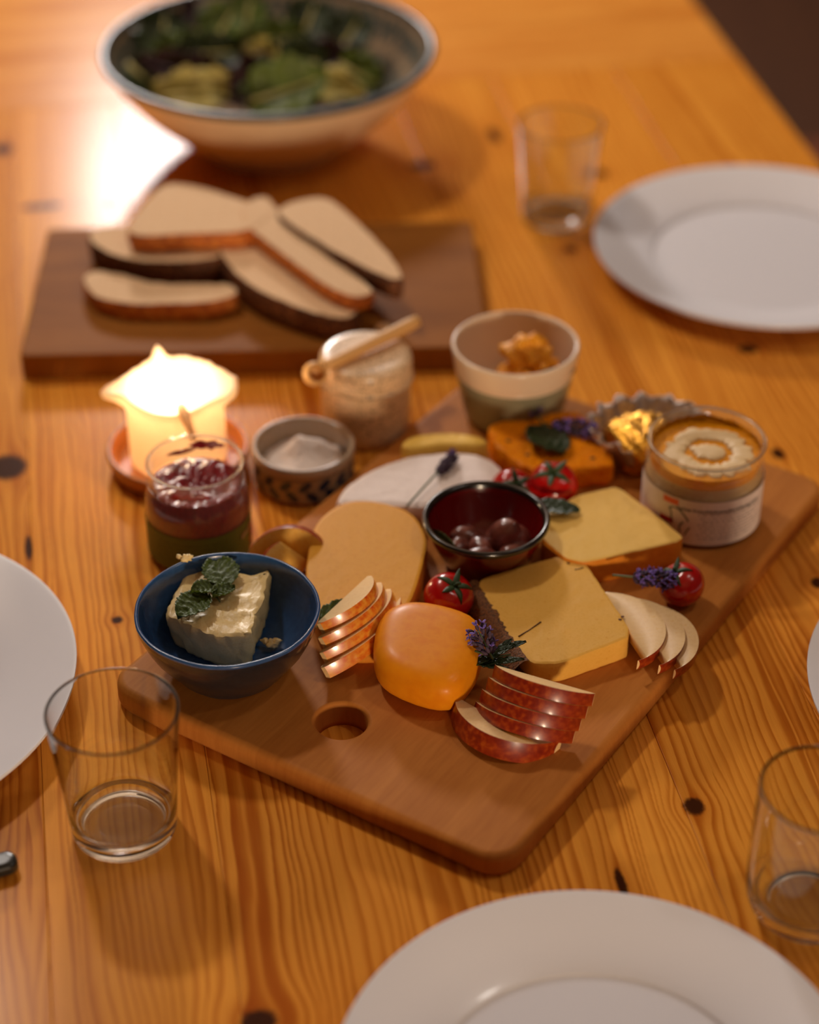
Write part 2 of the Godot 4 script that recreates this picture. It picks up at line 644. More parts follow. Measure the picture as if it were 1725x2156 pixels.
func room() -> void:
	var wood := mottled("floor_wood", [[0.0, rgb(60, 34, 18)], [1.0, rgb(84, 48, 26)]], 0.4, 0.5)
	var wall := mottled("wall_paint", [[0.0, rgb(70, 50, 36)], [1.0, rgb(78, 56, 40)]], 0.6, 0.9)
	var s = S()
	rounded_box(s, Vector3(-2.6, -0.1, -4.4), Vector3(2.6, -0.004, 4.9), 0.002)
	var fl = structure("floor", s, flat("floor_base", rgb(40, 24, 14), 0.8))
	for k in 36:
		s = S()
		var x := -2.6 + k * 0.1445
		rounded_box(s, Vector3(x + 0.001, -0.004, -4.4), Vector3(x + 0.1435, 0.0, 4.9), 0.001)
		part("floorboard", s, wood, fl)
	for w in [["wall_left", Vector3(-2.7, 0, -4.4), Vector3(-2.6, 2.7, 4.9)], ["wall_right", Vector3(2.6, 0, -4.4), Vector3(2.7, 2.7, 4.9)], ["wall_far", Vector3(-2.7, 0, -4.5), Vector3(2.7, 2.7, -4.4)], ["wall_near", Vector3(-2.7, 0, 4.9), Vector3(2.7, 2.7, 5.0)]]:
		s = S()
		rounded_box(s, w[1], w[2], 0.003)
		structure(w[0], s, wall)
	s = S()
	rounded_box(s, Vector3(-2.7, 2.7, -4.5), Vector3(2.7, 2.8, 5.0), 0.003)
	structure("ceiling", s, flat("ceiling_paint", rgb(140, 116, 92), 0.9))


func dining_table() -> void:
	var t = thing("dining_table", "long pine table of knotty honey-coloured planks with a breadboard end", "table", Vector3.ZERO, deg_to_rad(10.0))
	var seams := [-0.52, -0.40, -0.288, -0.181, 0.003, 0.117, 0.23, 0.37, 0.515]
	# x, z, radius, stretch across, squash along
	var knots := [
		[0.332, -0.189, 0.007, 1.3, 1.0], [-0.301, -0.704, 0.011, 1.0, 0.8], [-0.264, -0.568, 0.006, 3.2, 1.0], [-0.305, -0.116, 0.016, 1.0, 0.8],
		[0.1235, 0.352, 0.0068, 1.0, 0.7], [-0.172, 0.479, 0.009, 1.2, 1.0], [0.289, -0.544, 0.009, 1.0, 1.0], [0.223, -0.393, 0.007, 1.0, 1.0],
		[0.118, -0.593, 0.009, 1.5, 1.0], [0.08, -0.265, 0.006, 1.0, 1.0], [0.306, -0.028, 0.005, 1.0, 0.4], [0.281, 0.141, 0.006, 1.0, 0.8],
		[0.204, -0.649, 0.006, 1.0, 0.12], [-0.2905, -0.004, 0.0035, 0.8, 0.05], [-0.173, -0.62, 0.009, 1.0, 1.0], [-0.196, -0.561, 0.008, 1.0, 1.0],
		[0.372, -0.86, 0.006, 1.0, 1.0], [-0.23, 0.095, 0.004, 1.0, 1.0], [0.06, 0.41, 0.003, 1.0, 0.05],
	]
	var area := Rect2(-0.52, -0.80, 1.04, 1.55)
	var pic: ImageTexture = plank_picture(2048, 1152, area, seams, knots)
	var m := textured("pine_planks", pic, 0.3)
	m.metallic_specular = 0.18
	m.roughness = 0.22
	planar = area
	for k in seams.size() - 1:
		var s = S()
		rounded_box(s, Vector3(seams[k] + 0.0001, TABLE - 0.034, -0.7995), Vector3(seams[k + 1] - 0.0001, TABLE, 0.75), 0.0005)
		part("plank", s, m, t)
	# the breadboard end runs across the planks
	planar = Rect2(-0.52, -1.22, 1.04, 0.42)
	var end := textured("pine_end", board_picture(512, 256, Vector3(240, 166, 74), Vector3(200, 116, 38), true, Vector2(1.04, 0.42), 5.0), 0.24)
	end.metallic_specular = 0.18
	for k in 3:
		var s = S()
		rounded_box(s, Vector3(-0.52, TABLE - 0.034, -1.22 + k * 0.14 + 0.0003), Vector3(0.515, TABLE, -1.22 + (k + 1) * 0.14 - 0.0003), 0.0015)
		part("end_plank", s, end, t)
	planar = Rect2()
	var leg_m := flat("pine_leg", rgb(180, 112, 52), 0.5)
	for x in [-0.46, 0.455]:
		for z in [-1.15, 0.69]:
			var s = S()
			rounded_box(s, Vector3(x - 0.04, 0.0, z - 0.04), Vector3(x + 0.04, TABLE - 0.034, z + 0.04), 0.004)
			part("leg", s, leg_m, t)
	for z in [-1.15, 0.69]:
		var s = S()
		rounded_box(s, Vector3(-0.42, TABLE - 0.12, z - 0.012), Vector3(0.415, TABLE - 0.034, z + 0.012), 0.002)
		part("apron", s, leg_m, t)


func bench() -> void:
	var t = thing("bench", "dark brown wooden bench along the right side of the table", "bench", Vector3.ZERO, deg_to_rad(10.0))
	var m := mottled("bench_wood", [[0.0, rgb(96, 46, 22)], [1.0, rgb(124, 62, 30)]], 0.3, 0.45)
	for k in 2:
		var s = S()
		rounded_box(s, Vector3(0.68 + k * 0.15, 0.41, -1.2), Vector3(0.822 + k * 0.15, 0.445, 0.6), 0.004)
		part("seat_plank", s, m, t)
	for z in [-1.0, 0.4]:
		var s = S()
		rounded_box(s, Vector3(0.7, 0.0, z - 0.02), Vector3(0.95, 0.41, z + 0.02), 0.003)
		part("leg", s, m, t)


# ---------------------------------------------------------------- the cheese board

func cheese_board() -> void:
	# origin at the near corner; its own x runs back along the near edge, its own z along the right edge
	var t = thing("cheese_board", "large rectangular wooden cheese board with a round hole, laden with cheeses", "cutting board", Vector3(0.0582, TABLE, 0.3977))
	var u := Vector2(0.8387, 0.5446)
	var v := Vector2(0.5446, -0.8387)
	var o := []
	var hole := []
	var c := Vector2(-0.1592, 0.0561)
	var base := rounded_rect(Vector2(-0.316, 0.0), Vector2(0.0, 0.49), 0.022, 8)
	# more points along the straight edges
	var dense := []
	for i in base.size():
		var a: Vector2 = base[i]
		var b: Vector2 = base[(i + 1) % base.size()]
		var n := maxi(1, int(a.distance_to(b) / 0.012))
		for j in n:
			dense.append(a.lerp(b, float(j) / n))
	dense.reverse()
	for q: Vector2 in dense:
		o.append(q)
		hole.append(c + (q - c).normalized() * 0.0172)
	var h := BOARD - TABLE
	var rr := []
	for st in [[hole, 0.0, 0.0], [hole, 0.0, 0.004], [hole, 0.0, 0.0155], [hole, -0.0006, 0.0178], [hole, -0.0025, h], [hole, -0.0032, h], ["mid", 0.0, h], [o, 0.0058, h], [o, 0.005, h], [o, 0.0024, h - 0.0008], [o, 0.0007, h - 0.0026], [o, 0.0, h - 0.0056], [o, 0.0, h - 0.0064], [o, 0.0, 0.0055], [o, 0.0, 0.005], [o, 0.0014, 0.002], [o, 0.005, 0.0005], [hole, 0.0, 0.0]]:
		var ring := PackedVector3Array()
		for i in o.size():
			var q: Vector2
			if st[0] is String:
				q = o[i].lerp(hole[i], 0.5)
			else:
				var n := o.size()
				var line: Array = st[0]
				var tn: Vector2 = (o[(i + 1) % n] - o[(i - 1 + n) % n]).normalized()
				if line == hole:
					q = hole[i] + (hole[i] - c).normalized() * -float(st[1])
				else:
					q = o[i] + Vector2(tn.y, -tn.x) * float(st[1])
			ring.append(Vector3(q.x * u.x + q.y * v.x, st[2], q.x * u.y + q.y * v.y))
		rr.append(ring)
	var s = S()
	rings(s, rr)
	var m := textured("beech_board", board_picture(768, 768, Vector3(198, 128, 58), Vector3(166, 98, 38), false, Vector2(0.6, 0.6), 11.0), 0.55)
	m.metallic_specular = 0.22
	m.uv1_triplanar = true
	m.uv1_scale = Vector3.ONE / 0.6
	# the grain runs along the right edge: the board's own axes are turned with it
	var turned = S()
	var arr: ArrayMesh = shape_of(s)
	turned.append_from(arr, 0, Transform3D(Basis(Vector3.UP, 0.5759), Vector3.ZERO))
	var o2 = put("board", turned.commit(), m, t)
	t.rotation.y = -0.5759
	o2.position = Vector3.ZERO


# ---------------------------------------------------------------- bread

func bread() -> void:
	var t = thing("bread_board", "rectangular brown wooden board under the sliced white bread", "cutting board", Vector3(-0.135, TABLE, -0.315), deg_to_rad(2.2))
	planar = Rect2(-0.2, -0.12, 0.4, 0.24)
	var s = S()
	rounded_box(s, Vector3(-0.198, 0.0, -0.115), Vector3(0.198, 0.024, 0.115), 0.002, 0.006)
	var oak = textured("oak_board", board_picture(512, 384, Vector3(158, 98, 36), Vector3(120, 68, 18), true, Vector2(0.4, 0.24), 31.0), 0.6)
	oak.metallic_specular = 0.18
	part("board", s, oak, t)
	planar = Rect2()
	var y := TABLE
	# face outlines (x, z), height of the upper face, tilt, thickness
	slice("bread slice lowest in the heap, lying flat at the front left of the board", [[-0.288, -0.298], [-0.283, -0.313], [-0.261, -0.310], [-0.221, -0.287], [-0.180, -0.286], [-0.155, -0.286], [-0.147, -0.267], [-0.173, -0.252], [-0.205, -0.252], [-0.246, -0.252], [-0.275, -0.267]], y + 0.040, Vector2(0.02, 0.0), 0.0155, false)
	slice("bread slice with a dark crust, half hidden under the top left slice", [[-0.290, -0.360], [-0.285, -0.373], [-0.258, -0.380], [-0.190, -0.369], [-0.155, -0.360], [-0.163, -0.320], [-0.193, -0.308], [-0.235, -0.310], [-0.261, -0.320], [-0.280, -0.338]], y + 0.050, Vector2(0.0, 0.0), 0.0245, true)
	slice("largest bread slice on top of the heap at the left, cut face up", [[-0.252, -0.331], [-0.242, -0.383], [-0.227, -0.429], [-0.191, -0.420], [-0.148, -0.390], [-0.122, -0.377], [-0.128, -0.355], [-0.144, -0.330], [-0.194, -0.328], [-0.235, -0.322]], y + 0.068, Vector2(0.0, 0.0), 0.0160, false)
	slice("bread slice with a dark speckled crust leaning at the front middle", [[-0.175, -0.346], [-0.169, -0.359], [-0.129, -0.355], [-0.067, -0.285], [-0.039, -0.235], [-0.051, -0.215], [-0.069, -0.217], [-0.098, -0.233], [-0.132, -0.259], [-0.159, -0.297]], y + 0.050, Vector2(-0.03, -0.02), 0.0220, true)
	slice("narrow bread slice between the dark-crusted slice and the right one", [[-0.150, -0.352], [-0.148, -0.389], [-0.131, -0.402], [-0.117, -0.373], [-0.076, -0.299], [-0.033, -0.248], [-0.030, -0.233], [-0.047, -0.225], [-0.070, -0.242], [-0.109, -0.293], [-0.138, -0.332]], y + 0.065, Vector2(-0.05, -0.02), 0.0130, false)
	slice("bread slice on the right of the heap, cut face up", [[-0.122, -0.360], [-0.108, -0.381], [-0.075, -0.398], [-0.043, -0.342], [-0.017, -0.289], [-0.004, -0.248], [-0.013, -0.242], [-0.050, -0.274], [-0.093, -0.322]], y + 0.070, Vector2(-0.04, 0.0), 0.0190, true)
	s = S()
	blob(s, Vector3.ZERO, Vector3(0.007, 0.004, 0.005), 2.3, Basis(), 0.002)
	var cr = thing("bread_crumb", "pale crumb of bread lying at the right foot of the bread heap", "crumb", Vector3(-0.022, y + 0.0275, -0.232))
	part("crumb", s, M.bread_crumb, cr)


func slice(label: String, pts: Array, y: float, tilt: Vector2, thick: float, dark: bool) -> void:
	var poly := []
	for p in pts:
		poly.append(Vector2(p[0], p[1]))
	var o := outline(poly, 72, 2, 0.22)
	var c := middle(o)
	var t = thing("bread_slice", label, "bread slice", Vector3(c.x, y - thick, c.y))
	var loc := []
	for v: Vector2 in o:
		loc.append(v - c)
	var crust = S()
	var rr := []
	for k in 6:
		var f := k / 5.0
		rr.append(level(inset(loc, -0.0012 * sin(PI * f) + (0.0006 if k == 0 or k == 5 else 0.0)), thick * f, 0.0012, tilt))
	rings(crust, rr)
	part("crust", crust, M.bread_dark_crust if dark else M.bread_crust, t)
	var crumb = S()
	var up := [rr[5]]
	up.append(level(inset(loc, 0.0016), thick + 0.0002, 0.0012, tilt))
	for f in [0.8, 0.55, 0.3, 0.0]:
		up.append(level(shrink(loc, Vector2.ZERO, f), thick - 0.0002 * f, 0.001, tilt))
	rings(crumb, up)
	rings(crumb, [level(shrink(loc, Vector2.ZERO, 0), 0.0, 0, tilt), rr[0]])
	part("crumb", crumb, M.bread_crumb, t)


# ---------------------------------------------------------------- salad

func salad() -> void:
	var at := Vector3(-0.1417, TABLE, -0.6544)
	var t = thing("salad_bowl", "large cream ceramic salad bowl with a dark teal rim and patterned inside", "bowl", at)
	var outer := curve([[0.0, 0.004], [0.055, 0.004], [0.066, 0.0], [0.070, 0.002], [0.072, 0.008], [0.10, 0.026], [0.130, 0.052], [0.152, 0.079], [0.165, 0.1]], 5)
	var s = S()
	lathe(s, outer, 96, Vector3.ZERO, 0, TAU, 0.006)
	part("body", s, M.ceramic_cream, t)
	s = S()
	lathe(s, curve([[0.165, 0.1], [0.1685, 0.1035], [0.168, 0.1065], [0.1655, 0.1075], [0.162, 0.1065], [0.1595, 0.102]], 4), 96, Vector3.ZERO, 0, TAU, 0.006)
	part("rim", s, M.ceramic_teal, t, "dark teal glazed rim")
	s = S()
	lathe(s, curve([[0.1595, 0.102], [0.147, 0.080], [0.125, 0.055], [0.095, 0.031], [0.06, 0.014], [0.0, 0.01]], 5), 96, Vector3.ZERO, 0, TAU, 0.006)
	var im := Image.create(512, 128, false, Image.FORMAT_RGB8)
	im.fill(rgb(170, 142, 110))
	var r2 := RandomNumberGenerator.new()
	r2.seed = 5
	for k in 190:
		var x0 := k * 512 / 190
		for row in 2:
			var y0: int = [4, 34][row] + r2.randi_range(0, 8)
			for d in 22:
				var xx := x0 + int(d * 0.25) * (1 if k % 2 else -1)
				for w in (2 if d > 14 or d < 4 else 3):
					im.set_pixel(posmod(xx + w, 512), clampi(y0 + d, 0, 127), rgb(58, 74, 74) if r2.randf() < 0.85 else rgb(120, 112, 92))
	part("inner_glaze", s, textured("bowl_pattern", ImageTexture.create_from_image(im), 0.3, 0.5, 0.1), t, "patterned inside glaze")
	# leaves: kind, place on the table plane (x, z from the bowl), height, length, width, turn, pitch
	var kinds := {
		"pale": [mottled("leaf_pale", [[0.0, rgb(160, 150, 66)], [0.5, rgb(206, 188, 104)], [1.0, rgb(226, 204, 140)]], 0.06, 0.5), "pale yellow-green lettuce leaf"],
		"green": [mottled("leaf_green", [[0.0, rgb(66, 84, 20)], [0.6, rgb(100, 116, 36)], [1.0, rgb(134, 138, 56)]], 0.05, 0.5), "mid green lettuce leaf"],
		"dark": [mottled("leaf_dark", [[0.0, rgb(36, 48, 16)], [1.0, rgb(70, 80, 32)]], 0.05, 0.5), "dark green salad leaf"],
		"purple": [mottled("leaf_purple", [[0.0, rgb(38, 14, 14)], [1.0, rgb(72, 28, 28)]], 0.04, 0.5), "purple-brown red lettuce leaf"],
	}
	for k in kinds:
		kinds[k][0].backlight_enabled = true
		kinds[k][0].backlight = Color(0.25, 0.25, 0.1)
	var leaves := [
		["green", 0.021, 0.099, 0.092, 0.088, 0.062, 20, "broad and smooth at the front middle of the bowl"], ["pale", -0.064, 0.093, 0.084, 0.088, 0.045, 8, "lying across the front left inside the rim"],
		["pale", 0.055, 0.094, 0.068, 0.092, 0.036, -15, "stretched across the front right inside the rim"], ["pale", -0.005, 0.107, 0.040, 0.046, 0.036, 50, "catching the light in the middle of the salad"],
		["purple", -0.023, 0.099, 0.093, 0.020, 0.048, 0, "standing as a dark strip between two front leaves"], ["purple", -0.075, 0.097, 0.043, 0.106, 0.034, -10, "spread across the left half of the salad"],
		["green", -0.09, 0.094, -0.004, 0.058, 0.05, 30, "left of the middle of the salad"], ["dark", -0.113, 0.089, -0.060, 0.06, 0.06, 85, "at the far left against the wall"],
		["green", -0.049, 0.105, -0.052, 0.056, 0.05, 60, "behind the left half of the salad"], ["purple", -0.088, 0.097, -0.082, 0.058, 0.02, 80, "standing up at the back left"],
		["green", 0.009, 0.107, -0.014, 0.058, 0.036, 10, "just behind the middle of the salad"], ["purple", 0.064, 0.096, 0.008, 0.072, 0.032, -5, "right of the middle of the salad"],
		["dark", 0.079, 0.092, -0.060, 0.052, 0.05, 60, "at the right against the wall"], ["dark", 0.037, 0.102, -0.076, 0.05, 0.048, 70, "at the back right of the salad"],
		["green", -0.026, 0.106, -0.078, 0.05, 0.045, 80, "at the back middle of the salad"], ["green", 0.093, 0.088, 0.031, 0.05, 0.04, -30, "by the right wall of the bowl"],
		["dark", -0.120, 0.086, 0.035, 0.05, 0.045, -40, "by the left wall of the bowl"], ["dark", -0.059, 0.100, 0.005, 0.07, 0.04, 5, "half covered left of the middle"],
		["dark", 0.023, 0.103, 0.034, 0.075, 0.045, 0, "half covered right of the middle"], ["purple", 0.001, 0.103, 0.062, 0.056, 0.032, -20, "behind the broad front leaf"],
	]
	var tilt := Basis(Vector3(1, 0, 0), deg_to_rad(42.0))
	for q in leaves:
		var l = thing("lettuce_leaf", kinds[q[0]][1] + " " + q[7], "lettuce leaf", at + Vector3(q[1], q[2], q[3]))
		var w = S()
		frilly(w, q[4], q[5], 0.007, rng.randf() * 40.0)
		l.basis = tilt * Basis(Vector3.UP, deg_to_rad(q[6]))
		var blade = part("blade", w, kinds[q[0]][0], l)
		w = S()
		tube(w, [Vector3(-q[4] * 0.48, 0.002, 0), Vector3(-q[4] * 0.1, 0.003, 0.001), Vector3(q[4] * 0.38, 0.002, 0)], [0.003, 0.002, 0.0008], 8)
		part("midrib", w, M.leaf_pale if q[0] != "purple" else M.leaf_purple, blade)
	# the leaves underneath
	for q in [["lowest of all, under the other leaves", Vector3(0, 0.078, 0), 0.16], ["low down at the left of the bowl", Vector3(-0.05, 0.074, 0.035), 0.14], ["low down at the right of the bowl", Vector3(0.05, 0.072, 0.035), 0.14]]:
		var l = thing("lettuce_leaf", "dark green salad leaf " + q[0], "lettuce leaf", at + q[1])
		var w = S()
		frilly(w, q[2], q[2] * 0.85, 0.012, rng.randf() * 40.0)
		part("blade", w, M.leaf_dark, l)


func frilly(s: SurfaceTool, length: float, width: float, wave: float, salt: float) -> void:
	# a thin wavy leaf along x, closed: an upper and an under side 0.8 mm apart
	var n := 18
	var m := 12
	var up := []
	for i in n + 1:
		var u := float(i) / n
		var half := width * 0.5 * pow(sin(PI * clampf(u * 0.94 + 0.05, 0, 1)), 0.6) * (1.0 + 0.12 * sin(u * 41.0 + salt))
		var row := PackedVector3Array()
		for j in m + 1:
			var v := float(j) / m * 2.0 - 1.0
			var e := v * v
			row.append(Vector3((u - 0.5) * length, wave * (0.7 * e * sin(u * 17.0 + salt + v * 2.0) + 0.6 * fn.get_noise_2d(u * 3.0 + salt, v * 1.5)) + 0.012 * e, v * half))
		up.append(row)
	sheet(s, up, 0.0008)


func sheet(s: SurfaceTool, up: Array, thick: float) -> void:
	var n := up.size()
	var m: int = up[0].size()
	var low := []
	for i in n:
		var row := PackedVector3Array()
		for j in m:
			row.append(up[i][j] - Vector3(0, thick, 0))
		low.append(row)
	for i in n - 1:
		for j in m - 1:
			var a: Vector3 = up[i][j]
			var b: Vector3 = up[i + 1][j]
			var c: Vector3 = up[i + 1][j + 1]
			var d: Vector3 = up[i][j + 1]
			tri(s, a, d, c)
			tri(s, a, c, b)
			a = low[i][j]
			b = low[i + 1][j]
			c = low[i + 1][j + 1]
			d = low[i][j + 1]
			tri(s, a, c, d)
			tri(s, a, b, c)
	for j in m - 1:
		quad(s, up[0][j], low[0][j], low[0][j + 1], up[0][j + 1])
		quad(s, up[n - 1][j + 1], low[n - 1][j + 1], low[n - 1][j], up[n - 1][j])
	for i in n - 1:
		quad(s, up[i + 1][0], low[i + 1][0], low[i][0], up[i][0])
		quad(s, up[i][m - 1], low[i][m - 1], low[i + 1][m - 1], up[i + 1][m - 1])


func quad(s: SurfaceTool, a: Vector3, b: Vector3, c: Vector3, d: Vector3) -> void:
	tri(s, a, b, c)
	tri(s, a, c, d)


# ---------------------------------------------------------------- plates, glasses

func plates_and_glasses() -> void:
	var prof := curve([[0.0, 0.003], [0.085, 0.003], [0.09, 0.0], [0.094, 0.001], [0.096, 0.004], [0.125, 0.0105], [0.152, 0.0185], [0.1555, 0.0205], [0.1552, 0.0222], [0.153, 0.0222], [0.125, 0.0145], [0.108, 0.0098], [0.1, 0.0072], [0.092, 0.006], [0.0, 0.0055]], 4)
	for q in [["plain white dinner plate at the right beside the far glass", 0.3281, -0.4001, 1.01], ["plain white dinner plate cut off by the left side of the picture", -0.3917, 0.2223, 1.06], ["plain white dinner plate nearest the camera with long lamp reflections", 0.1021, 0.5665, 0.935], ["plain white dinner plate of which only a sliver shows at the right", 0.4248, 0.2346, 1.0]]:
		var t = thing("dinner_plate", q[0], "plate", Vector3(q[1], TABLE, q[2]), 0.0, "white dinner plates")
		var s = S()
		lathe(s, prof, 128)
		var p = part("dish", s, M.plate_china, t)
		p.scale = Vector3(q[3], 1.0, q[3])
	var tall := [[0.0, 0.003], [0.022, 0.003], [0.029, 0.0004], [0.0315, 0.0008], [0.033, 0.003], [0.0338, 0.008], [0.0352, 0.03], [0.0382, 0.066], [0.0405, 0.0955], [0.0408, 0.0972], [0.0402, 0.098], [0.0393, 0.0975], [0.0389, 0.0955], [0.0362, 0.066], [0.0333, 0.03], [0.0318, 0.017], [0.029, 0.0125], [0.02, 0.0108], [0.0, 0.0105]]
	var round := [[0.0, 0.003], [0.02, 0.003], [0.026, 0.0004], [0.0295, 0.001], [0.034, 0.005], [0.0372, 0.013], [0.0384, 0.024], [0.0384, 0.06], [0.0378, 0.0955], [0.0378, 0.0972], [0.0371, 0.098], [0.0364, 0.0972], [0.0362, 0.0955], [0.0364, 0.06], [0.0363, 0.027], [0.034, 0.018], [0.028, 0.0135], [0.018, 0.0115], [0.0, 0.011]]
	for q in [["empty tapered water glass at the near left beside the left plate", -0.1805, 0.3447, tall, 0.04], ["empty water glass far off between the salad bowl and the right plate", 0.1422, -0.4905, tall, 0.04], ["empty straight water glass with a rounded foot at the near right", 0.2405, 0.414, round, 0.0371]]:
		var t = thing("water_glass", q[0], "glass", Vector3(q[1], TABLE + 0.0002, q[2]), 0.0, "water glasses")
		var s = S()
		lathe(s, curve(q[3], 4), 96)
		part("tumbler", s, M.tumbler_glass, t)


# ---------------------------------------------------------------- candle

func candle() -> void:
	var sx := -0.1835
	var sz := -0.066
	var t = thing("candle_saucer", "round turned wooden saucer under the burning candle", "saucer", Vector3(sx, TABLE, sz))
	var s = S()
	lathe(s, curve([[0.0, 0.001], [0.044, 0.001], [0.048, 0.0], [0.053, 0.004], [0.0565, 0.014], [0.0562, 0.0178], [0.054, 0.0185], [0.0515, 0.017], [0.049, 0.009], [0.046, 0.006], [0.0, 0.0055]], 4), 96)
	part("dish", s, M.saucer_wood, t)
	t = thing("pillar_candle", "thick ivory pillar candle, lit, with softened flaring wax lips", "candle", Vector3(-0.184, TABLE + 0.006, -0.07))
	# outline of the wax: foot, side, flaring lip, melted well
	var top := 0.0655
	var rr := []
	var n := 96
	var prof := [[0.0, 0.0, 0.0], [0.036, 0.0, 0.0], [0.0382, 0.002, 0.0], [0.0384, 0.02, 0.0], [0.0384, 0.045, 0.0], [0.0385, top - 0.0135, 0.04], [0.0387, top - 0.009, 0.5], [0.039, top - 0.004, 0.95], [0.0388, top + 0.0005, 1.0], [0.0372, top + 0.001, 0.85], [0.0352, top - 0.001, 0.45], [0.033, top - 0.005, 0.12], [0.030, top - 0.009, 0.0], [0.024, top - 0.0115, 0.0], [0.012, top - 0.0125, 0.0], [0.0, top - 0.0128, 0.0]]
	for p in prof:
		var ring := PackedVector3Array()
		for j in n:
			var a := TAU * j / n
			# lips: left, right, back left peak, front dip
			var left := exp(-pow(angle_difference(a, PI * 0.98) / 0.22, 2.0))
			var right := exp(-pow(angle_difference(a, 0.0) / 0.5, 4.0))
			var peak := exp(-pow(angle_difference(a, -PI * 0.62) / 0.12, 2.0))
			var front := exp(-pow(angle_difference(a, PI * 0.5) / 0.6, 2.0))
			var back := exp(-pow(angle_difference(a, -PI * 0.35) / 0.7, 2.0))
			var rip := fn.get_noise_2d(cos(a) * 2.6, sin(a) * 2.6)
			var out: float = p[2] * (0.0165 * left + 0.0088 * right + 0.002 * peak + 0.0018 * rip + 0.002)
			var up: float = p[2] * (-0.004 * left - 0.001 * right + 0.0125 * peak - 0.005 * front + 0.002 * back + 0.0016 * rip)
			# the well is shallower near the wall
			ring.append(Vector3((p[0] + out) * cos(a), p[1] + up, (p[0] + out) * sin(a)))
		rr.append(ring)
	s = S()
	rings(s, rr)
	part("wax_body", s, M.wax, t)
	s = S()
	tube(s, [Vector3(0.006, top - 0.004, 0.020), Vector3(0.009, top - 0.001, 0.031), Vector3(0.0115, top - 0.003, 0.0385), Vector3(0.0145, top - 0.010, 0.0408), Vector3(0.0165, top - 0.018, 0.0405), Vector3(0.0178, top - 0.024, 0.0402), Vector3(0.0182, top - 0.0255, 0.040)], [0.002, 0.004, 0.0046, 0.0036, 0.0028, 0.003, 0.001], 12)
	part("wax_drip", s, M.wax, t, "ochre wax drip hanging over the edge")
	s = S()
	tube(s, [Vector3(-0.004, top - 0.0128, 0.003), Vector3(-0.0042, top - 0.008, 0.003), Vector3(-0.0036, top - 0.004, 0.003)], [0.0011, 0.001, 0.0008], 8)
	part("wick", s, flat("wick_black", rgb(30, 20, 14), 0.9), t)
	var glow := flat("flame_glow", rgb(255, 240, 214), 0.5)
	glow.emission_enabled = true
	glow.emission = rgb(255, 214, 150)
	glow.emission_energy_multiplier = 9.0
	s = S()
	lathe(s, curve([[0.0, -0.0085], [0.0024, -0.0065], [0.0041, -0.001], [0.0043, 0.005], [0.0034, 0.0125], [0.0018, 0.0195], [0.0, 0.0245]], 5), 24, Vector3(-0.0042, top - 0.002, 0.003))
	part("flame", s, glow, t)
	var o := OmniLight3D.new()
	o.name = "flame_light"
	o.light_color = Color(1.0, 0.87, 0.7)
	o.light_energy = 0.0125
	o.light_size = 0.004
	o.omni_range = 8.0
	o.omni_attenuation = 2.0
	o.shadow_enabled = true
	o.position = Vector3(-0.0042, top + 0.006, 0.003)
	t.add_child(o)


# ---------------------------------------------------------------- jars with labels

func wrap_text(words: String, size: float, r: float, a: float, y: float, bold := false, rise := 0.0) -> ArrayMesh:
	# lettering bent round an upright cylinder; «a» is the angle of its middle, rise slants it
	var tm := TextMesh.new()
	var f := SystemFont.new()
	f.font_names = PackedStringArray(["Droid Sans"])
	f.font_weight = 700 if bold else 400
	tm.font = f
	tm.text = words
	tm.font_size = 32
	tm.pixel_size = size / 32.0
	tm.depth = 0.0
	var arrs := tm.get_mesh_arrays()
	var vs: PackedVector3Array = arrs[Mesh.ARRAY_VERTEX]
	var ns: PackedVector3Array = arrs[Mesh.ARRAY_NORMAL]
	for i in vs.size():
		var b := a - vs[i].x / r
		ns[i] = Vector3(cos(b), 0, sin(b))
		vs[i] = Vector3(r * cos(b), y + vs[i].y + vs[i].x * rise, r * sin(b))
	arrs[Mesh.ARRAY_VERTEX] = vs
	arrs[Mesh.ARRAY_NORMAL] = ns
	var out := ArrayMesh.new()
	out.add_surface_from_arrays(Mesh.PRIMITIVE_TRIANGLES, arrs)
	return out


func stroke(im: Image, pts: Array, w: float, c: Color) -> void:
	for i in pts.size() - 1:
		var a: Vector2 = pts[i]
		var b: Vector2 = pts[i + 1]
		var n := int(a.distance_to(b)) + 1
		for k in n + 1:
			var p := a.lerp(b, float(k) / n)
			im.fill_rect(Rect2i(int(p.x - w / 2), int(p.y - w / 2), maxi(1, int(w)), maxi(1, int(w))), c)


func small_print(im: Image, y: int, x0: int, x1: int, h: int, c: Color, r: RandomNumberGenerator) -> void:
	# lines too small to read: broken dashes the size of words
	var x := x0
	while x < x1:
		var w := r.randi_range(6, 26)
		for k in range(x, mini(x + w, x1), 3):
			im.fill_rect(Rect2i(k, y + r.randi_range(0, 1), 2, h - r.randi_range(0, 2)), c)
		x += w + r.randi_range(4, 8)


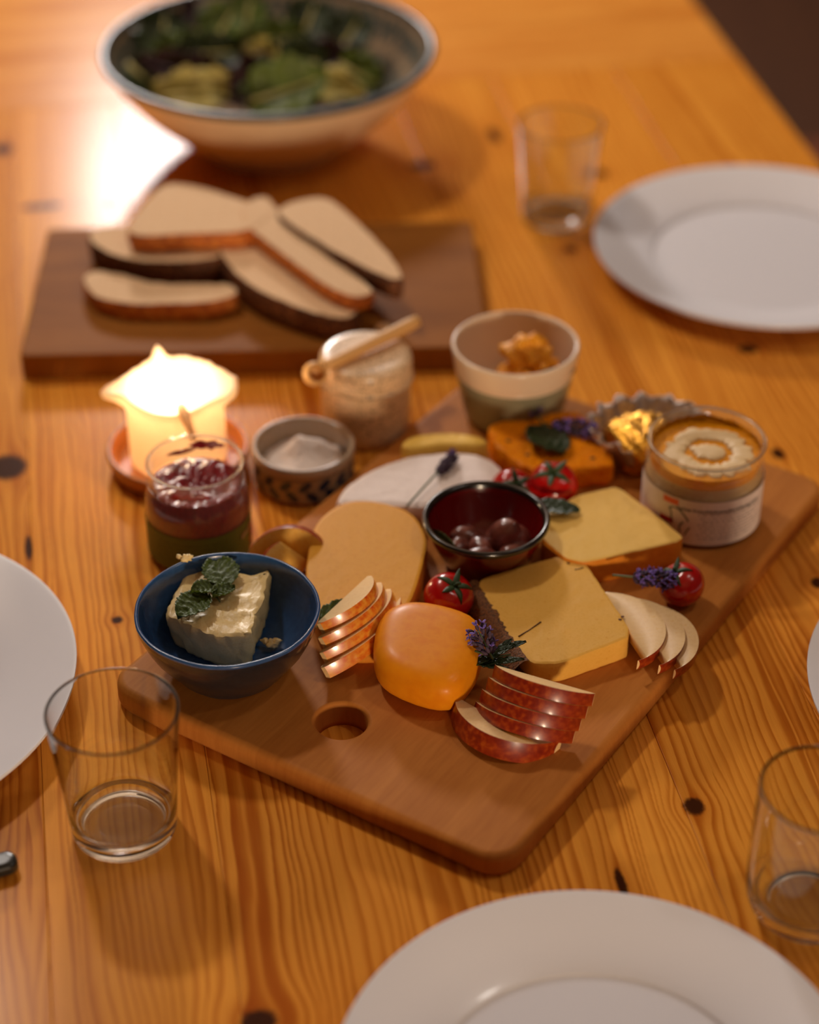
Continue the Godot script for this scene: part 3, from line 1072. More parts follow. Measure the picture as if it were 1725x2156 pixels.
func jars() -> void:
	var r := RandomNumberGenerator.new()
	r.seed = 21
	# the beetroot spread
	var t = thing("beetroot_jar", "open glass jar of dark red beetroot spread with a green label", "jar", Vector3(-0.157, TABLE, 0.047))
	var s = S()
	lathe(s, curve([[0.0, 0.003], [0.028, 0.003], [0.034, 0.004], [0.0365, 0.009], [0.0378, 0.018], [0.0378, 0.044], [0.0366, 0.052], [0.0336, 0.0585], [0.0328, 0.0605]], 4), 80)
	var top := []
	for k in 11:
		var q := 1.0 - k / 10.0
		var ring := PackedVector3Array()
		for j in 80:
			var a := TAU * j / 80
			var p := Vector2(cos(a), sin(a)) * 0.0328 * q
			var back := exp(-((p - Vector2(0.016, -0.014)).length_squared()) / 0.00018)
			var scoop := exp(-((p - Vector2(-0.002, 0.006)).length_squared()) / 0.00016)
			ring.append(Vector3(p.x, 0.0605 + (1.0 - pow(q, 6)) * (0.001 + 0.008 * back - 0.004 * scoop + 0.0035 * fn.get_noise_2d(p.x * 90.0, p.y * 90.0) + 0.0012 * sin(p.x * 420.0 + p.y * 160.0)), p.y))
		top.append(ring)
	rings(s, top)
	part("spread", s, ramp(M.spread_beet, 0.3, 0.2), t, "dark red beetroot spread, scooped")
	s = S()
	lathe(s, curve([[0.0, 0.0], [0.03, 0.0], [0.0345, 0.001], [0.0376, 0.008], [0.0387, 0.018], [0.0387, 0.045], [0.0375, 0.0535], [0.0345, 0.0605], [0.0348, 0.0625], [0.0362, 0.064], [0.0348, 0.066], [0.0346, 0.0725], [0.0352, 0.0765], [0.0362, 0.0778], [0.0358, 0.0792], [0.0345, 0.0795], [0.0334, 0.0785], [0.0332, 0.0765], [0.0332, 0.062]], 4), 96)
	part("glass", s, M.jar_glass, t)
	s = S()
	lathe(s, [[0.0358, 0.0786], [0.0362, 0.0792], [0.0354, 0.0801], [0.0342, 0.0801], [0.0334, 0.0792], [0.0340, 0.0784], [0.0358, 0.0786]], 96)
	part("rim", s, M.tumbler_glass, t)
	s = S()
	blob(s, Vector3(0.006, 0.0715, -0.0329), Vector3(0.013, 0.0035, 0.0006), 2.0, Basis(), 0.004, 28, 10, 260.0)
	blob(s, Vector3(-0.013, 0.0672, -0.0302), Vector3(0.012, 0.0018, 0.0006), 2.0, Basis(Vector3.UP, 0.42), 0.002, 28, 10, 260.0)
	blob(s, Vector3(0.0, 0.0695, 0.0329), Vector3(0.015, 0.0032, 0.0006), 2.0, Basis(), 0.004, 28, 10, 260.0)
	part("smear", s, M.spread_beet, t, "red smears on the inside of the neck")
	var im := Image.create(512, 192, false, Image.FORMAT_RGB8)
	im.fill(rgb(98, 108, 42))
	for k in 6:
		small_print(im, 38 + k * 22 + (6 if k > 3 else 0), 150 - k * 6, 348 + k * 5, 6, rgb(54, 58, 22), r)
	# the vegetable picture at the right end of the label
	im.fill_rect(Rect2i(440, 34, 72, 158), rgb(150, 26, 10))
	for k in 40:
		im.fill_rect(Rect2i(r.randi_range(436, 505), r.randi_range(30, 180), r.randi_range(4, 14), r.randi_range(6, 26)), [rgb(196, 62, 10), rgb(110, 10, 8), rgb(222, 110, 20), rgb(56, 60, 20)][k % 4])
	# the cream band that carries the name
	for k in 86:
		im.fill_rect(Rect2i(396 + k, 62 - int(k * 0.5), 3, 20), rgb(228, 188, 140))
	s = S()
	arc(s, 0.0391, 0.006, 0.0365, PI + 0.25, -0.28, 64)
	part("label", s, textured("label_green", ImageTexture.create_from_image(im), 0.5), t, "dark green paper label")
	put("lettering", wrap_text("Streich", 0.0058, 0.03935, 0.36, 0.0285, true, 0.25), flat("ink_green", rgb(60, 54, 30), 0.6), t)
	# the cream cheese
	t = thing("cream_cheese_jar", "open glass jar of orange spread with a cream swirl and a white label", "jar", Vector3(0.2185, BOARD, 0.0306))
	s = S()
	lathe(s, curve([[0.0, 0.003], [0.034, 0.003], [0.04, 0.005], [0.0425, 0.011], [0.043, 0.02], [0.043, 0.038], [0.0415, 0.045], [0.0402, 0.05]], 4), 80)
	part("pale_layer", s, mottled("cream_layer", [[0.0, rgb(190, 150, 92)], [1.0, rgb(206, 168, 112)]], 0.03, 0.4), t, "pale layer under the orange")
	s = S()
	lathe(s, [[0.0402, 0.05], [0.0402, 0.054], [0.0402, 0.0585]], 80)
	top = []
	for k in 9:
		var q := 1.0 - k / 8.0
		var ring := PackedVector3Array()
		for j in 80:
			var a := TAU * j / 80
			var p := Vector2(cos(a), sin(a)) * 0.0402 * q
			ring.append(Vector3(p.x, 0.0585 + 0.0006 * (1.0 - q) + 0.0006 * fn.get_noise_2d(p.x * 120.0, p.y * 120.0), p.y))
		top.append(ring)
	rings(s, top)
	part("spread", s, ramp(mottled("spread_mango", [[0.0, rgb(226, 140, 4)], [1.0, rgb(238, 158, 14)]], 0.03, 0.3), 0.3, 0.15), t, "orange spread")
	# the swirl: a lobed disc of cream with a ring of orange let into it
	s = S()
	var lob := []
	var core := []
	for j in 90:
		var a := TAU * j / 90
		lob.append(Vector2(cos(a) + 0.04, sin(a) + 0.14) * 0.0318 * (1.0 + 0.22 * fn.get_noise_2d(cos(a) * 1.6, sin(a) * 1.6) + 0.10 * fn.get_noise_2d(cos(a) * 3.4, sin(a) * 3.4)))
		core.append(Vector2(cos(a) * 0.0125 + 0.001, sin(a) * 0.0098 + 0.003) * (1.0 + 0.35 * fn.get_noise_2d(cos(a) * 1.3 + 7.0, sin(a) * 1.3)))
	var rr := []
	for st in [[1.0, -0.0005], [0.985, 0.0007], [0.95, 0.0012], [0.72, 0.0015], [0.56, 0.0012], [0.53, 0.0002]]:
		rr.append(level(shrink(lob, Vector2(0.0015, 0.003), st[0]), 0.0592 + st[1], 0.0004))
	rings(s, rr)
	rr = []
	for st in [[1.0, -0.0004], [0.97, 0.0008], [0.9, 0.0013], [0.5, 0.0018], [0.0, 0.0018]]:
		rr.append(level(shrink(core, Vector2(0.001, 0.003), st[0]), 0.0592 + st[1], 0.0004))
	rings(s, rr)
	var smear = S()
	var low := PackedVector3Array()
	var high := PackedVector3Array()
	for j in 61:
		var a := PI * 0.98 + PI * 1.14 * j / 60.0
		low.append(Vector3(cos(a), 0, sin(a)) * 0.0402 + Vector3(0, 0.058, 0))
		high.append(Vector3(cos(a), 0, sin(a)) * 0.0403 + Vector3(0, 0.0615 + 0.0022 * sin(PI * j / 60.0) + 0.0022 * fn.get_noise_2d(j * 0.22, 3.0), 0))
	rings(smear, [low, high, low], false)
	part("smear", smear, M.spread_mango, t, "orange smear round the inside of the neck")
	part("cream_swirl", s, mottled("cream_top", [[0.0, rgb(232, 184, 112)], [0.5, rgb(240, 208, 156)], [1.0, rgb(234, 192, 128)]], 0.012, 0.5, 0.03), t, "swirl of pale cream on the orange")
	s = S()
	lathe(s, curve([[0.0, 0.0], [0.036, 0.0], [0.041, 0.0015], [0.0438, 0.009], [0.0445, 0.02], [0.0445, 0.039], [0.0432, 0.0455], [0.0418, 0.0495], [0.0424, 0.052], [0.0436, 0.0535], [0.0422, 0.0555], [0.0422, 0.064], [0.0432, 0.067], [0.0438, 0.068], [0.0434, 0.0695], [0.042, 0.07], [0.0408, 0.069], [0.0405, 0.067], [0.0405, 0.0585]], 4), 96)
	part("glass", s, M.jar_glass, t)
	s = S()
	lathe(s, [[0.0434, 0.0686], [0.0439, 0.0693], [0.0431, 0.0704], [0.0417, 0.0704], [0.0408, 0.0693], [0.0416, 0.0685], [0.0434, 0.0686]], 96)
	part("rim", s, M.tumbler_glass, t)
	im = Image.create(768, 256, false, Image.FORMAT_RGB8)
	im.fill(rgb(228, 212, 202))
	var ink := rgb(58, 54, 54)
	for k in 8:
		small_print(im, 70 + k * 20, 340 + (k % 3) * 8, 650 - (k % 4) * 24, 7, ink.lerp(rgb(228, 212, 202), 0.0 if k in [0, 2] else 0.3), r)
	# orange tab, red spot and a line drawing at the left
	im.fill_rect(Rect2i(196, 10, 66, 34), rgb(226, 96, 40))
	im.fill_rect(Rect2i(186, 128, 60, 30), rgb(190, 30, 26))
	var k2 := rgb(60, 62, 58)
	stroke(im, [Vector2(226, 70), Vector2(244, 58), Vector2(268, 64), Vector2(284, 84), Vector2(298, 104), Vector2(304, 120)], 6, k2)
	stroke(im, [Vector2(226, 72), Vector2(236, 96), Vector2(238, 130), Vector2(240, 152)], 6, k2)
	stroke(im, [Vector2(286, 132), Vector2(276, 150), Vector2(272, 172), Vector2(278, 190)], 6, k2)
	stroke(im, [Vector2(312, 158), Vector2(302, 182), Vector2(296, 204)], 5, k2)
	s = S()
	arc(s, 0.0448, 0.004, 0.0425, PI + 0.1, -0.1, 72)
	part("label", s, textured("label_white", ImageTexture.create_from_image(im), 0.55), t, "white paper label with small print")
	put("lettering", wrap_text("Feine Frischkäsezubereitung (aus", 0.0042, 0.04505, PI / 2 - 0.2, 0.0345, true), flat("ink_grey", rgb(70, 68, 68), 0.6), t)


func arc(s: SurfaceTool, r: float, y0: float, y1: float, a0: float, a1: float, n: int) -> void:
	# a paper label on a cylinder, read from outside: u runs from a0 to a1, v down
	for j in n:
		var u0 := float(j) / n
		var u1 := float(j + 1) / n
		var p := Vector3(cos(lerpf(a0, a1, u0)) * r, 0, sin(lerpf(a0, a1, u0)) * r)
		var q := Vector3(cos(lerpf(a0, a1, u1)) * r, 0, sin(lerpf(a0, a1, u1)) * r)
		var up := Vector3(0, y1, 0)
		var lo := Vector3(0, y0, 0)
		tri(s, p + lo, q + lo, q + up, Vector2(u0, 1), Vector2(u1, 1), Vector2(u1, 0))
		tri(s, p + lo, q + up, p + up, Vector2(u0, 1), Vector2(u1, 0), Vector2(u0, 0))


# ---------------------------------------------------------------- salt, honey pot, bowl of spread, foil

func pots() -> void:
	var t = thing("salt_bowl", "small grey stoneware bowl painted with blue leaves, holding salt", "bowl", Vector3(-0.0828, TABLE, -0.0435))
	var s = S()
	lathe(s, curve([[0.0385, 0.0255], [0.0402, 0.0275], [0.0406, 0.031], [0.0398, 0.0342], [0.0378, 0.0348], [0.0358, 0.0335], [0.0345, 0.028], [0.034, 0.014], [0.031, 0.008], [0.0, 0.007]], 4), 80)
	part("rim", s, ramp(mottled("stoneware_grey", [[0.0, rgb(150, 128, 104)], [0.6, rgb(176, 152, 126)], [1.0, rgb(158, 136, 110)]], 0.008, 0.35), 0.4, 0.15), t)
	var im := Image.create(768, 128, false, Image.FORMAT_RGB8)
	im.fill(rgb(160, 132, 100))
	for k in 16:
		for row in 2:
			var c := Vector2(k * 48 + (24 if row else 8), 34 + row * 60)
			for y in 128:
				for x in range(int(c.x) - 30, int(c.x) + 30):
					var d := Vector2(x, y) - c
					var q := Vector2(d.x * 0.323, d.y * 0.156).rotated(0.75 if row == 0 else -0.75)
					var e := q.x * q.x / 38.0 + q.y * q.y / 11.0
					if e < 1.0:
						im.set_pixel(posmod(x, 768), y, rgb(24, 38, 62).lerp(rgb(46, 62, 84), e * e))
	im.fill_rect(Rect2i(0, 62, 768, 4), rgb(70, 76, 84))
	s = S()
	lathe(s, curve([[0.0, 0.001], [0.032, 0.001], [0.034, 0.0], [0.0362, 0.003], [0.0385, 0.011], [0.0392, 0.019], [0.0385, 0.0255]], 4), 80)
	part("foot", s, M.stoneware_grey, t)
	s = S()
	arc(s, 0.0395, 0.005, 0.025, TAU, 0.0, 80)
	part("leaf_band", s, textured("blue_leaves", ImageTexture.create_from_image(im), 0.35, 0.4, 0.15), t, "band painted with dark blue leaves")
	var salt = thing("salt_heap", "heap of coarse white salt in the small blue-leaved bowl", "salt", Vector3(-0.0828, TABLE + 0.0075, -0.0435))
	s = S()
	var rr := []
	for k in 12:
		var q := 1.0 - k / 11.0
		var ring := PackedVector3Array()
		for j in 60:
			var a := TAU * j / 60
			var p := Vector2(cos(a), sin(a)) * 0.033 * q
			var h := 0.010 + 0.016 * exp(-(p - Vector2(-0.004, -0.008)).length_squared() / 0.00012) + 0.014 * exp(-(p - Vector2(0.013, -0.006)).length_squared() / 0.0001) + 0.007 * exp(-(p - Vector2(0.0, 0.012)).length_squared() / 0.0003) + 0.0025 * fn.get_noise_2d(p.x * 180.0, p.y * 180.0)
			ring.append(Vector3(p.x, h, p.y))
		rr.append(ring)
	rings(s, rr)
	var heap = part("heap", s, M.salt_white, salt)
	heap.set_meta("kind", "stuff")
	# honey pot
	t = thing("honey_pot", "speckled beige ceramic pot with its lid on", "pot", Vector3(-0.035, TABLE, -0.1154))
	s = S()
	lathe(s, curve([[0.0, 0.001], [0.026, 0.001], [0.029, 0.0], [0.033, 0.003], [0.0355, 0.01], [0.0362, 0.025], [0.0364, 0.05], [0.0355, 0.0525], [0.0, 0.0525]], 4), 80, Vector3.ZERO, 0, TAU, 0.008)
	part("body", s, ramp(M.ceramic_speckled, 0.4, 0.2), t)
	s = S()
	lathe(s, curve([[0.0, 0.0535], [0.0355, 0.0535], [0.0368, 0.055], [0.0374, 0.062], [0.0372, 0.0685], [0.0355, 0.0725], [0.031, 0.074], [0.02, 0.0738], [0.0, 0.0735]], 4), 80, Vector3.ZERO, 0, TAU, 0.012)
	part("lid", s, M.ceramic_speckled, t)
	# wooden scoop across the lid
	t = thing("honey_spoon", "small round wooden scoop lying across the lid of the speckled pot", "spoon", Vector3(-0.0734, TABLE + 0.0775, -0.0811))
	s = S()
	var axis := Vector3(0.0801, 0.0045, -0.0701).normalized()
	tube(s, [axis * 0.008, axis * 0.02, axis * 0.06, axis * 0.098, axis * 0.106, axis * 0.107], [0.0042, 0.0046, 0.005, 0.0054, 0.0048, 0.002], 16)
	part("handle", s, M.spoon_wood, t)
	s = S()
	lathe(s, curve([[0.0, -0.009], [0.006, -0.0075], [0.0096, -0.001], [0.0092, 0.005], [0.0078, 0.0072], [0.0064, 0.0068], [0.0066, 0.002], [0.0045, -0.003], [0.0, -0.0045]], 4), 40)
	var cup = part("cup", s, M.spoon_wood, t)
	cup.basis = Basis(Vector3(1, 0, 0), 0.95) * Basis(Vector3(0, 0, 1), -0.35)
	cup.position = Vector3(-0.001, -0.002, 0.001)
	# bowl of orange spread
	t = thing("spread_bowl", "two-tone beige and sage green stoneware bowl behind the orange cheese", "bowl", Vector3(0.084, BOARD, -0.112))
	s = S()
	lathe(s, curve([[0.0, 0.001], [0.033, 0.001], [0.036, 0.0], [0.0395, 0.004], [0.0425, 0.016], [0.0455, 0.032], [0.0472, 0.043]], 4), 80)
	part("body", s, M.ceramic_sage, t)
	s = S()
	lathe(s, curve([[0.0472, 0.043], [0.0466, 0.0445], [0.0482, 0.0465], [0.0498, 0.056], [0.0508, 0.0625], [0.0505, 0.0655], [0.0488, 0.0662], [0.0472, 0.064], [0.0455, 0.05], [0.043, 0.03], [0.036, 0.012], [0.0, 0.009]], 4), 80)
	part("rim", s, M.ceramic_sand, t)
	t = thing("spread_heap", "craggy lump of orange spread inside the two-tone bowl", "spread", Vector3(0.098, BOARD + 0.0095, -0.11))
	s = S()
	blob(s, Vector3(0, 0.02, 0), Vector3(0.026, 0.022, 0.02), 2.2, Basis(), 0.014, 48, 28, 75.0)
	blob(s, Vector3(-0.003, 0.043, -0.003), Vector3(0.018, 0.016, 0.013), 2.2, Basis(), 0.012, 36, 22, 95.0)
	part("heap", s, M.spread_orange, t)
	t = thing("bay_leaf", "dark green leaf tucked beside the orange spread in the two-tone bowl", "leaf", Vector3(0.113, BOARD + 0.051, -0.0855))
	s = S()
	leaf(s, 0.04, 0.012, 0.0, 0.003, 3.0)
	part("blade", s, M.bay_green, t)
	t.basis = Basis(Vector3.UP, 0.45) * Basis(Vector3(1, 0, 0), 0.5)
	# foil
	t = thing("foil_parcel", "crumpled gold and silver foil parcel half hidden behind the cream jar", "foil wrapper", Vector3(0.188, BOARD, -0.048))
	s = S()
	blob(s, Vector3(-0.006, 0.0165, 0.004), Vector3(0.026, 0.0165, 0.026), 3.2, Basis(Vector3.UP, 0.5), 0.006, 40, 24, 130.0)
	part("gold_wrap", s, M.foil_gold, t, "crumpled gold foil")
	s = S()
	rr = []
	for k in 7:
		var f := k / 6.0
		var ring := PackedVector3Array()
		for j in 60:
			var a := PI * 0.62 + TAU * 0.72 * j / 59.0
			var rad := 0.028 + 0.013 * f + 0.004 * fn.get_noise_2d(j * 0.35, f * 2.0) + 0.003 * sin(j * 1.1) * f
			ring.append(Vector3(cos(a) * rad * 1.15 - 0.001, 0.0008 + 0.031 * f + 0.004 * f * fn.get_noise_2d(j * 0.4, 9.0), sin(a) * rad))
		rr.append(ring)
	var back := []
	for k in range(6, -1, -1):
		var ring := PackedVector3Array()
		for p in rr[k]:
			ring.append(p + Vector3(-p.x, 0, -p.z).normalized() * 0.0006)
		back.append(ring)
	rr.append_array(back)
	rings(s, rr, false)
	part("silver_sheet", s, M.foil_silver, t, "silver side of the opened foil")


# ---------------------------------------------------------------- cheeses

func cheese(called: String, label: String, pts: Array, y1: float, paste: Material, rind: Material, r := 0.003, bumps := 0.0, tilt := Vector2.ZERO, times := 2, cut := 0.2, grow := [], sag := 0.0, y0 := 0.0) -> Node3D:
	var poly := []
	for p in pts:
		poly.append(Vector2(p[0], p[1]))
	var o := outline(poly, 96, times, cut)
	var c := middle(o)
	var loc := []
	for v: Vector2 in o:
		loc.append(v - c)
	var foot := []
	if grow.size():
		# the foot reaches farther out on the side that «grow» points to
		var g := Vector2(grow[0], grow[1])
		for v: Vector2 in loc:
			foot.append(v + g * maxf(0.0, v.normalized().dot(g.normalized())))
	var t = thing(called, label, "cheese", Vector3(c.x, BOARD + y0, c.y))
	var a = S()
	var b = S()
	slab(a, b, loc, 0.0, y1 - y0, r, bumps, tilt, foot, sag)
	part("rind", a, rind, t)
	part("paste", b, paste, t)
	return t


func cheeses() -> void:
	cheese("golden_cheese", "tall rounded slice of golden cheese in the middle, next to the blue dish", [[-0.066, 0.174], [-0.0745, 0.1399], [-0.0721, 0.0889], [-0.068, 0.0683], [-0.0581, 0.0526], [-0.0467, 0.0429], [-0.0337, 0.0411], [-0.0174, 0.0453], [-0.0019, 0.0539], [0.0071, 0.0671], [0.0126, 0.0877], [0.0128, 0.0999], [0.0093, 0.126], [0.0045, 0.1519], [-0.0008, 0.1701], [-0.0105, 0.2004], [-0.0233, 0.2071], [-0.0493, 0.2055], [-0.061, 0.1927]], 0.022, M.cheese_golden, M.rind_gold, 0.0025, 0.0002, Vector2.ZERO, 2, 0.25)
	cheese("soft_white_cheese", "flat white soft cheese with a bloomy rind under a lavender sprig", [[-0.0557, 0.039], [-0.0474, 0.0173], [-0.0298, -0.0018], [-0.0046, -0.0193], [0.0284, -0.0272], [0.0503, -0.0245], [0.0646, -0.0147], [0.0731, 0.0014], [0.0756, 0.0267], [0.0623, 0.0443], [0.0131, 0.0503], [-0.0189, 0.0473], [-0.0518, 0.0465]], 0.021, M.brie_white, M.brie_white, 0.006, 0.0008)
	cheese("yellow_cheese", "bright yellow cheese slice peeking out behind the white soft cheese", [[-0.0075, -0.0273], [-0.0009, -0.0393], [0.0139, -0.0446], [0.0361, -0.046], [0.0544, -0.0406], [0.0618, -0.031], [0.052, -0.026], [0.025, -0.029], [0.0, -0.0215]], 0.025, M.cheese_yellow, M.cheese_yellow, 0.003, 0.0005)
	var d = cheese("tomato_cheese", "rough deep orange slab of spiced cheese at the back of the board", [[0.0603, -0.0651], [0.0908, -0.0782], [0.1324, -0.0873], [0.1467, -0.0603], [0.1595, -0.008], [0.1331, -0.0041], [0.1108, 0.0049], [0.084, -0.0047], [0.079, -0.015], [0.0653, -0.0341]], 0.020, M.cheese_tomato, M.cheese_tomato, 0.003, 0.0025, Vector2.ZERO, 2, 0.18)
	var s = S()
	for q in [[-0.02, 0.02], [0.03, 0.024], [-0.006, 0.03], [0.012, -0.02], [0.03, -0.01], [-0.034, 0.0]]:
		blob(s, Vector3(q[0], 0.0200, q[1]), Vector3(0.0022, 0.0008, 0.0016), 2.0, Basis(), 0.0006, 12, 8)
	part("herb_fleck", s, flat("fleck_dark", rgb(70, 36, 12), 0.7), d, "dark herb flecks", true)
	cheese("pale_cheese", "thick pale cheese wedge with an orange rind beside the cream jar", [[0.0951, 0.0885], [0.1111, 0.1142], [0.1246, 0.1198], [0.2011, 0.0918], [0.181, 0.0587], [0.156, 0.0231], [0.1245, 0.0349], [0.0992, 0.0607]], 0.022, M.cheese_pale, M.rind_orange, 0.002, 0.0005, Vector2.ZERO, 2, 0.1)
	var h = cheese("herb_cheese", "square slice of yellow cheese with a dark herb-crusted rind at the front", [[0.0452, 0.1336], [0.1057, 0.1073], [0.1202, 0.109], [0.1265, 0.1175], [0.1539, 0.1976], [0.1013, 0.2259], [0.0822, 0.2249], [0.0643, 0.1904]], 0.018, M.cheese_herb, M.cheese_herb, 0.002, 0.0006, Vector2(0.03, -0.02), 2, 0.1)
	# the crusted rind is a strip of its own along the left side
	s = S()
	var c: Vector3 = h.position
	var line := [Vector2(0.0452, 0.1336), Vector2(0.0525, 0.155), Vector2(0.0600, 0.176), Vector2(0.0675, 0.198), Vector2(0.0775, 0.2225)]
	var rr := []
	var path := []
	for i in line.size() - 1:
		for k in 8:
			path.append(line[i].lerp(line[i + 1], k / 8.0))
	path.append(line[-1])
	for st in [[0.003, 0.0178], [-0.0006, 0.0186], [-0.0035, 0.0165], [-0.0085, 0.011], [-0.0115, 0.005], [-0.0115, 0.0004], [0.003, 0.0004]]:
		var ring := PackedVector3Array()
		for i in path.size():
			var p: Vector2 = path[i] + Vector2(0.943, -0.333) * float(st[0])
			var y: float = st[1] + (p - Vector2(c.x, c.z)).dot(Vector2(0.03, -0.02)) * st[1] / 0.018
			var v := Vector3(p.x - c.x, y, p.y - c.z)
			v += Vector3(1, 0.5, 0.2) * 0.0016 * fn.get_noise_2d(i * 0.9, st[1] * 300.0)
			ring.append(v)
		rr.append(ring)
	rr.reverse()
	rings(s, rr, false)
	part("herb_rind", s, M.rind_herbs, h, "dark crust of dried herbs")
	s = S()
	for q in [[Vector2(0.0745, 0.1965), Vector2(0.0905, 0.1815)], [Vector2(0.1175, 0.1245), Vector2(0.1235, 0.1225)]]:
		var a: Vector2 = q[0] - Vector2(c.x, c.z)
		var b: Vector2 = q[1] - Vector2(c.x, c.z)
		var ya := 0.0181 + a.dot(Vector2(0.03, -0.02))
		var yb := 0.0181 + b.dot(Vector2(0.03, -0.02))
		tube(s, [Vector3(a.x, ya, a.y), Vector3((a.x + b.x) / 2, (ya + yb) / 2, (a.y + b.y) / 2 + 0.0006), Vector3(b.x, yb, b.y)], [0.0006, 0.0005, 0.0006], 6)
	for q in [Vector2(0.145, 0.181), Vector2(0.147, 0.178), Vector2(0.1135, 0.117)]:
		blob(s, Vector3(q.x - c.x, 0.0182 + (q - Vector2(c.x, c.z)).dot(Vector2(0.03, -0.02)), q.y - c.z), Vector3(0.0013, 0.0004, 0.001), 2.0, Basis(), 0.0, 10, 6)
	part("herb_fleck", s, flat("fleck_brown", rgb(92, 50, 14), 0.7), h, "brown cracks and herb flecks", true)
	# smoked cheese: a plump pillow-shaped block
	var g = thing("smoked_cheese", "plump glossy orange smoked cheese block with rounded edges, front of the board", "cheese", Vector3(0.0125, BOARD, 0.2115))
	s = S()
	var pil := []
	for q in [[-0.0247, 0.2209], [-0.0235, 0.1972], [-0.018, 0.1824], [-0.0072, 0.1743], [0.0068, 0.1728], [0.0257, 0.1787], [0.0419, 0.1873], [0.0489, 0.1968], [0.0497, 0.2107], [0.0472, 0.2329], [0.0407, 0.2475], [0.0342, 0.2594], [0.0242, 0.2651], [0.0085, 0.261], [-0.0117, 0.2488], [-0.0217, 0.2368]]:
		pil.append(Vector2(q[0] - 0.0125, q[1] - 0.2115))
	var po := outline(pil, 96, 1, 0.25)
	var pr := []
	for k in 25:
		var th := -PI / 2 + PI * k / 24.0
		pr.append(level(shrink(po, Vector2.ZERO, pow(maxf(0.0, cos(th)), 0.38)), 0.0175 + 0.0175 * spow(sin(th), 0.7), 0.0, Vector2(0.02, -0.03) * (0.5 + 0.5 * sin(th))))
	rings(s, pr)
	part("block", s, M.cheese_smoked, g)


# ---------------------------------------------------------------- apples

func apple_slice(called: String, label: String, ang: float, R: float, skin: Material, flesh: Material, core := 0.42, th0 := 0.34, th1 := PI - 0.16) -> Node3D:
	# a wedge of apple: the core runs along x, skin outward along z, thin along y
	var t = thing(called, label, "apple slice")
	t.set_meta("stem", called)
	var n := 30
	var m := 8
	var zc := core * R
	var half := R * ang * 0.5
	var a = S()
	var rows := []
	for i in n + 1:
		var th := lerpf(th0, th1, float(i) / n)
		var rho := R * sin(th) * (1.0 + 0.05 * cos(th))
		var ring := PackedVector3Array()
		for j in m + 1:
			var yy := half * (2.0 * j / m - 1.0)
			ring.append(Vector3(0.96 * R * cos(th), yy, sqrt(maxf(rho * rho - yy * yy, 1e-8))))
		rows.append(ring)
	rings(a, rows, false)
	part("skin", a, skin, t)
	# the two cut faces, the core side and the blunt ends
	var b = S()
	var inner := []
	for i in n + 1:
		inner.append(minf(zc, rows[i][0].z - 0.0004))
	for i in n:
		var x0: float = rows[i][0].x
		var x1: float = rows[i + 1][0].x
		quad(b, Vector3(x0, -half, inner[i]), Vector3(x1, -half, inner[i + 1]), rows[i + 1][0], rows[i][0])
		quad(b, rows[i][m], rows[i + 1][m], Vector3(x1, half, inner[i + 1]), Vector3(x0, half, inner[i]))
		quad(b, Vector3(x0, half, inner[i]), Vector3(x1, half, inner[i + 1]), Vector3(x1, -half, inner[i + 1]), Vector3(x0, -half, inner[i]))
	for i in [0, n]:
		for j in m:
			var p: Vector3 = rows[i][j]
			var q: Vector3 = rows[i][j + 1]
			var pi := Vector3(p.x, p.y, inner[i])
			var qi := Vector3(q.x, q.y, inner[i])
			if i == 0:
				quad(b, p, q, qi, pi)
			else:
				quad(b, q, p, pi, qi)
	part("flesh", b, flesh, t)
	return t


func set_axes(o: Node3D, x: Vector3, z: Vector3, at: Vector3, long := 1.0) -> void:
	# x along the core, z towards the skin; «at» is the middle of the skin
	x = x.normalized()
	z = (z - x * z.dot(x)).normalized()
	o.basis = Basis(x * long, z.cross(x), z)
	o.position = at - z * float(o.get_meta("R"))


func fan(first: Node3D, places: Array, R: float, labels: Array, group: String) -> void:
	first.set_meta("R", R)
	for i in places.size():
		var o: Node3D = first if i == 0 else copy(first, labels[i], group)
		if i == 0:
			tag(o, labels[0], "apple slice", group)
		set_axes(o, places[i][0], places[i][1], places[i][2], places[i][3] if places[i].size() > 3 else 1.0)


